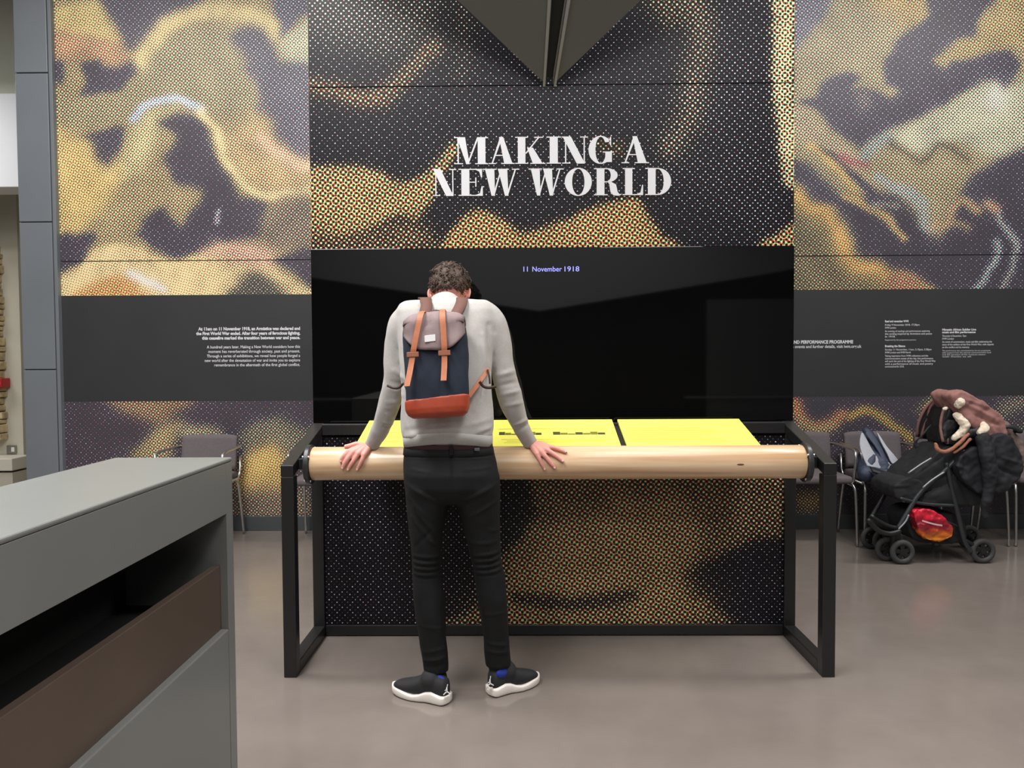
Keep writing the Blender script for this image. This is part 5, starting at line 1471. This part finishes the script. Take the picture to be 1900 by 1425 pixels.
obj('axle', tube([c5, c6], .013, 10), PH, pram, True)
obj('caster_fork', bbox(c2.x + .005, c2.x + .065, 5.115, 5.165, .075, .20, .012), PH, pram)
obj('caster_fork', bbox(c4.x + .02, c4.x + .08, 5.435, 5.485, .075, .20, .012), PH, pram)
obj('brake_bar', tube(smooth_path([T(1790, 1003, 5.12), T(1808, 1012, 5.12), c5], 4), .014, 10), PH, pram, True)
# footrest shell
rows = []
for i in range(9):
    t = i / 8
    px = 1613 + 54 * t; py = 962 + 24 * math.sin(t * 1.5)
    rows.append([U(px, py, 5.06 + .44 * k / 6) + Vector((0, 0, .012 * math.cos(k / 6 * math.pi * 2))) for k in range(7)])
obj('footrest', grid_shell(rows, .022), PH, pram, True)
obj('footrest_rim', tube(smooth_path([U(1612, 966, 5.06), U(1630, 984, 5.06), U(1650, 990, 5.06), U(1668, 986, 5.06)], 5), .016, 12, 'round'), PH, pram, True)
# calf rest, seat and back fabric
def prism(pts, Y0, Y1):
    """closed volume from a pixel outline read at its near face"""
    a = [U(px, py, Y0) for px, py in rounded(pts)]
    return hexa(a, [p + Vector((0, Y1 - Y0, 0)) for p in a])
def soft(nm, prisms, m, parent, amp=.010, fr=12, seed=1.0, lbl=None, extra=None, vox=.007, it=10, limbs=()):
    me = union_remesh(nm, [prism(*p) for p in prisms] + [limb(l, 4, 16) for l in limbs], vox, it)
    displace(me, lambda co, no: amp * pnoise(co, (fr, fr, fr), seed) + amp * .4 * pnoise(co, (fr * 2.6, fr * 2.6, fr * 2.6), seed + 4) + (0 if extra is None else creases(co, no, extra)))
    o = link_mesh(nm, me, m, parent, True)
    if lbl: o['label'] = lbl
    return o
soft('seat', [([(1688, 890), (1728, 852), (1762, 826), (1800, 846), (1838, 880), (1845, 920), (1800, 940), (1716, 938), (1702, 918)], 5.12, 5.46)], PK, pram, .010, 12, 2.5, None, [cr(1716, 930, 1770, 925, .012, .010, 5.1), cr(1700, 905, 1745, 860, .012, -.010, 5.1), cr(1780, 850, 1770, 920, .012, .008, 5.1)])
soft('leg_rest', [([(1658, 908), (1668, 894), (1688, 888), (1708, 892), (1718, 905), (1710, 922), (1686, 930), (1664, 926)], 5.10, 5.44)], PK, pram, .007, 14, 6.5, None, [cr(1640, 905, 1690, 903, .010, .008, 5.06)])
for pts in ([(1685, 878), (1708, 862), (1728, 850)], [(1712, 905), (1730, 890), (1752, 876)], [(1664, 985), (1680, 968), (1686, 955)]):
    obj('piping', tube(smooth_path([T(x, y, 5.075) for x, y in pts], 4), .006, 8), PS, pram, True)
# side panel of black cloth between the tubes
def cloth_quad(c, nm, m, parent, sag=.02, thick=.006, nu=8, nv=8, seed=0, lbl=None):
    rows = []
    for i in range(nu + 1):
        u = i / nu
        rows.append([(c[0] * (1 - u) + c[1] * u) * (1 - j / nv) + (c[3] * (1 - u) + c[2] * u) * (j / nv) + Vector((0, -sag * math.sin(math.pi * u) * math.sin(math.pi * j / nv), 0)) + Vector((0, .010 * noise.noise(Vector((u * 4, j / nv * 4, seed))), .006 * noise.noise(Vector((u * 4, j / nv * 4, seed + 5))))) for j in range(nv + 1)])
    o = obj(nm, grid_shell(rows, thick), m, parent, True)
    if lbl: o['label'] = lbl
    return o
cloth_quad([T(1690, 888, 5.11), T(1752, 846, 5.11), T(1772, 905, 5.11), T(1714, 912, 5.11)], 'side_panel', PK, pram, .015, seed=1)
cloth_quad([T(1716, 915, 5.11), T(1770, 880, 5.11), T(1800, 940, 5.11), T(1708, 938, 5.11)], 'side_panel', PK, pram, .02, seed=2)
# basket
soft('basket', [([(1684, 962), (1700, 948), (1740, 950), (1782, 958), (1796, 985), (1790, 1006), (1750, 1010), (1704, 1005), (1688, 988)], 5.16, 5.46)], PK, pram, .006, 16, 7.5)
soft('hood_interior', [([(1756, 822), (1752, 792), (1760, 764), (1774, 744), (1792, 738), (1806, 750), (1820, 790), (1804, 832), (1778, 842), (1762, 834)], 5.15, 5.40)], RK, pram, .012, 12, 4.5)
obj('basket_rim', tube(smooth_path([T(1686, 965, 5.12), T(1710, 955, 5.11), T(1742, 962, 5.11), T(1780, 978, 5.11)], 5), .006, 8), PK, pram, True)
# hood: hoops and cloth
HOODB = mat('brown_hood_cloth', rgb(136, 98, 92), 0.85, noise_amt=0.12, noise_scale=14, bump=0.25, bump_scale=250)
def hoop(pts, zs_):
    return [T(px, py, Y) for (px, py), Y in zip(pts, zs_)]
rows = []
arcs = [[(1750, 820), (1745, 790), (1752, 758), (1768, 737), (1790, 730)], [(1758, 824), (1758, 792), (1768, 764), (1786, 745), (1806, 739)], [(1775, 826), (1780, 802), (1792, 778), (1811, 760), (1832, 756)], [(1795, 826), (1805, 808), (1820, 790), (1838, 780), (1856, 782)]]
for a in arcs:
    row = []
    top = a[::-1]
    near = [T(px, py, YN + .02 + .05 * k * .6) for k, (px, py) in enumerate(a)]
    far = [T(px, py, YN + .02 + .05 * k * .6) + Vector((0, (YFAR - YN) - 2 * (.02 + .03 * k), 0)) for k, (px, py) in enumerate(a)]
    rows.append(near + far[::-1])
rows = [smooth_path(r, 3) for r in rows]
obj('hood', grid_shell(rows, .008), PK, pram, True)
for r in (rows[0], rows[1]):
    obj('hood_trim', tube(r, .010, 8), HOODB, pram, True)
obj('hood_strap', ribbon([T(1725, 790, 5.08), T(1712, 806, 5.07), T(1698, 820, 5.08), T(1702, 830, 5.08)], XA + ZA * .6, .03, .006), PK, pram, True)

# things lying on the pushchair
BROWN = mat('brown_coat_cloth', rgb(146, 104, 98), 0.85, noise_amt=0.14, noise_scale=12, bump=0.3, bump_scale=250)
FLEECE = mat('cream_fleece', rgb(226, 212, 190), 0.95, noise_amt=0.1, noise_scale=40, bump=0.6, bump_scale=120)
coat = empty('coat', tuple(T(1810, 790, 5.2)), 'brown coat with cream fleece lining thrown over the pushchair hood', 'coat')
def lump(nm, pts, m, parent, vox=.008, amp=.014, fr=13, seed=1.0, lbl=None, extra=None):
    me = union_remesh(nm, [limb(p, 4, 16) for p in pts], vox, 4)
    displace(me, lambda co, no: amp * pnoise(co, (fr, fr, fr), seed) + amp * .45 * pnoise(co, (fr * 2.6, fr * 2.6, fr * 2.6), seed + 4) + (0 if extra is None else creases(co, no, extra)))
    o = link_mesh(nm, me, m, parent, True)
    if lbl: o['label'] = lbl
    return o
EX = [cr(1790, 750, 1845, 778, .012, .012, 5.1), cr(1800, 768, 1850, 790, .010, -.010, 5.1), cr(1835, 790, 1855, 830, .010, .012, 5.1), cr(1850, 795, 1862, 830, .009, -.010, 5.1), cr(1780, 738, 1830, 755, .010, .008, 5.1)]
soft('coat_body', [([(1764, 735), (1782, 726), (1806, 734), (1836, 752), (1862, 774), (1871, 800), (1872, 830), (1862, 845), (1848, 834), (1836, 812), (1812, 800), (1796, 780), (1778, 762)], 5.07, 5.34)], BROWN, coat, .012, 13, 3.0, None, EX)
lump('hood_edge', [[(T(1722, 772, 5.42), .012), (T(1732, 750, 5.38), .016), (T(1752, 733, 5.32), .020), (T(1778, 728, 5.24), .022), (T(1800, 738, 5.18), .024)]], BROWN, coat, .005, .006, 20, 5.0)
lump('fleece_lining', [[(T(1778, 751, 5.06), .024), (T(1784, 746, 5.05), .026)], [(T(1774, 772, 5.08), .022), (T(1782, 778, 5.07), .028), (T(1790, 790, 5.06), .032), (T(1783, 803, 5.06), .026), (T(1772, 812, 5.06), .018)], [(T(1757, 757, 5.11), .012), (T(1751, 760, 5.11), .010)]], FLEECE, coat, .005, .010, 26, 2.0, 'cream fleece lining')
lump('fleece_cuff', [[(T(1818, 803, 5.05), .022), (T(1828, 795, 5.05), .028), (T(1825, 788, 5.06), .02)]], FLEECE, coat, .005, .008, 26, 7.0)
lump('piped_edge', [[(T(1736, 824, 5.07), .012), (T(1740, 834, 5.06), .013), (T(1756, 838, 5.05), .013), (T(1776, 826, 5.04), .013), (T(1796, 806, 5.04), .012)]], mat('rust_brown_edge', rgb(158, 106, 84), 0.8), coat, .004, .003, 30, 1.0)
lump('piped_edge', [[(T(1770, 840, 5.05), .008), (T(1785, 830, 5.045), .011), (T(1800, 815, 5.04), .010)]], mat('rust_brown_edge', rgb(158, 106, 84), 0.8), coat, .004, .003, 30, 2.0)
lump('coat_black_lining', [[(T(1755, 800, 5.16), .05), (T(1765, 780, 5.16), .05), (T(1752, 815, 5.15), .035)], [(T(1790, 812, 5.09), .030), (T(1810, 800, 5.09), .035)]], RK, coat, .007, .012, 16, 9.0, 'black quilted inside of the coat')  # black cloth lumps inside the coat opening
lump('sleeve', [[(T(1862, 790, 5.20), .035), (T(1882, 812, 5.16), .030), (T(1893, 835, 5.13), .028), (T(1898, 862, 5.12), .022)]], mat('grey_brown_sleeve', rgb(110, 92, 86), 0.85), coat, .006, .010, 18, 3.0)

BLK = mat('black_jacket_cloth', rgb(27, 28, 33), 0.8, noise_amt=0.15, noise_scale=14, bump=0.25, bump_scale=220)
jk = empty('jacket', tuple(T(1850, 870, 5.05)), 'black jacket with a long sleeve hanging off the back of the pushchair', 'jacket')
JX = [cr(1862, 850, 1895, 860, .012, .014, 5.0), cr(1858, 870, 1890, 885, .012, -.012, 5.0), cr(1780, 850, 1790, 880, .010, .012, 5.0), cr(1795, 845, 1800, 885, .010, -.010, 5.0), cr(1770, 860, 1800, 872, .009, .010, 5.0)]
soft('jacket_body', [([(1846, 812), (1870, 806), (1886, 822), (1899, 856), (1893, 886), (1864, 914), (1838, 906), (1832, 860)], 5.01, 5.24), ([(1778, 862), (1792, 840), (1818, 830), (1850, 850), (1850, 905), (1815, 915), (1788, 890)], 5.045, 5.24)], BLK, jk, .016, 11, 4.0, None, JX)
lump('sleeve', [[(T(1824, 815, 5.03), .045), (T(1832, 845, 5.01), .047), (T(1836, 880, 5.005), .044), (T(1834, 910, 5.01), .034), (T(1828, 935, 5.01), .028), (T(1828, 958, 5.01), .020)]], BLK, jk, .007, .010, 16, 8.0)

# red multipack in the basket
BAGM = bpy.data.materials.new('printed_snack_film'); BAGM.use_nodes = True
def _bag():
    nt = BAGM.node_tree; N = nt.nodes; L = nt.links; b = N['Principled BSDF']
    tc = N.new('ShaderNodeTexCoord'); sp = N.new('ShaderNodeSeparateXYZ'); L.new(tc.outputs['Object'], sp.inputs[0])
    n = N.new('ShaderNodeTexNoise'); n.inputs['Scale'].default_value = 16; n.inputs['Detail'].default_value = 4
    L.new(tc.outputs['Object'], n.inputs['Vector'])
    z0, z1_ = T(1735, 1000, 5.09).z, T(1735, 950, 5.09).z
    mr = N.new('ShaderNodeMapRange'); mr.inputs[1].default_value = z0; mr.inputs[2].default_value = z1_
    L.new(sp.outputs['Z'], mr.inputs[0])
    ad = N.new('ShaderNodeMath'); ad.operation = 'MULTIPLY_ADD'; ad.inputs[1].default_value = 0.35; L.new(n.outputs['Fac'], ad.inputs[0]); L.new(mr.outputs[0], ad.inputs[2])
    cr_ = N.new('ShaderNodeValToRGB'); e_ = cr_.color_ramp.elements
    e_[0].position = .18; e_[0].color = rgb(206, 122, 36)
    e_[1].position = 1.1 if False else 1.0; e_[1].color = rgb(214, 40, 62)
    for pos, c in ((.45, rgb(190, 84, 40)), (.60, rgb(140, 34, 44)), (.85, rgb(150, 30, 48))):
        q_ = e_.new(pos); q_.color = c
    L.new(ad.outputs[0], cr_.inputs[0]); L.new(cr_.outputs[0], b.inputs['Base Color'])
    b.inputs['Roughness'].default_value = 0.22
_bag()
me = union_remesh('snack_bag', [prism([(1696, 950), (1718, 945), (1745, 955), (1762, 968), (1768, 988), (1760, 1000), (1726, 1003), (1706, 988)], 5.075, 5.15)], .005, 6)
displace(me, lambda co, no: .014 * pnoise(co, (20, 20, 20), 3.3) + .006 * pnoise(co, (50, 50, 50), 6.3))
sb_ = link_mesh('snack_bag', me, BAGM, None, True)
props(sb_, 'shiny red and orange snack multipack in the pushchair basket', 'snack bag')
obj('white_stripe', ribbon([T(1711, 966, 5.060), T(1724, 970, 5.054), T(1736, 973, 5.054), T(1748, 975, 5.060)], ZA, .010, .002), mat('white_film', rgb(222, 190, 190), 0.3), sb_)
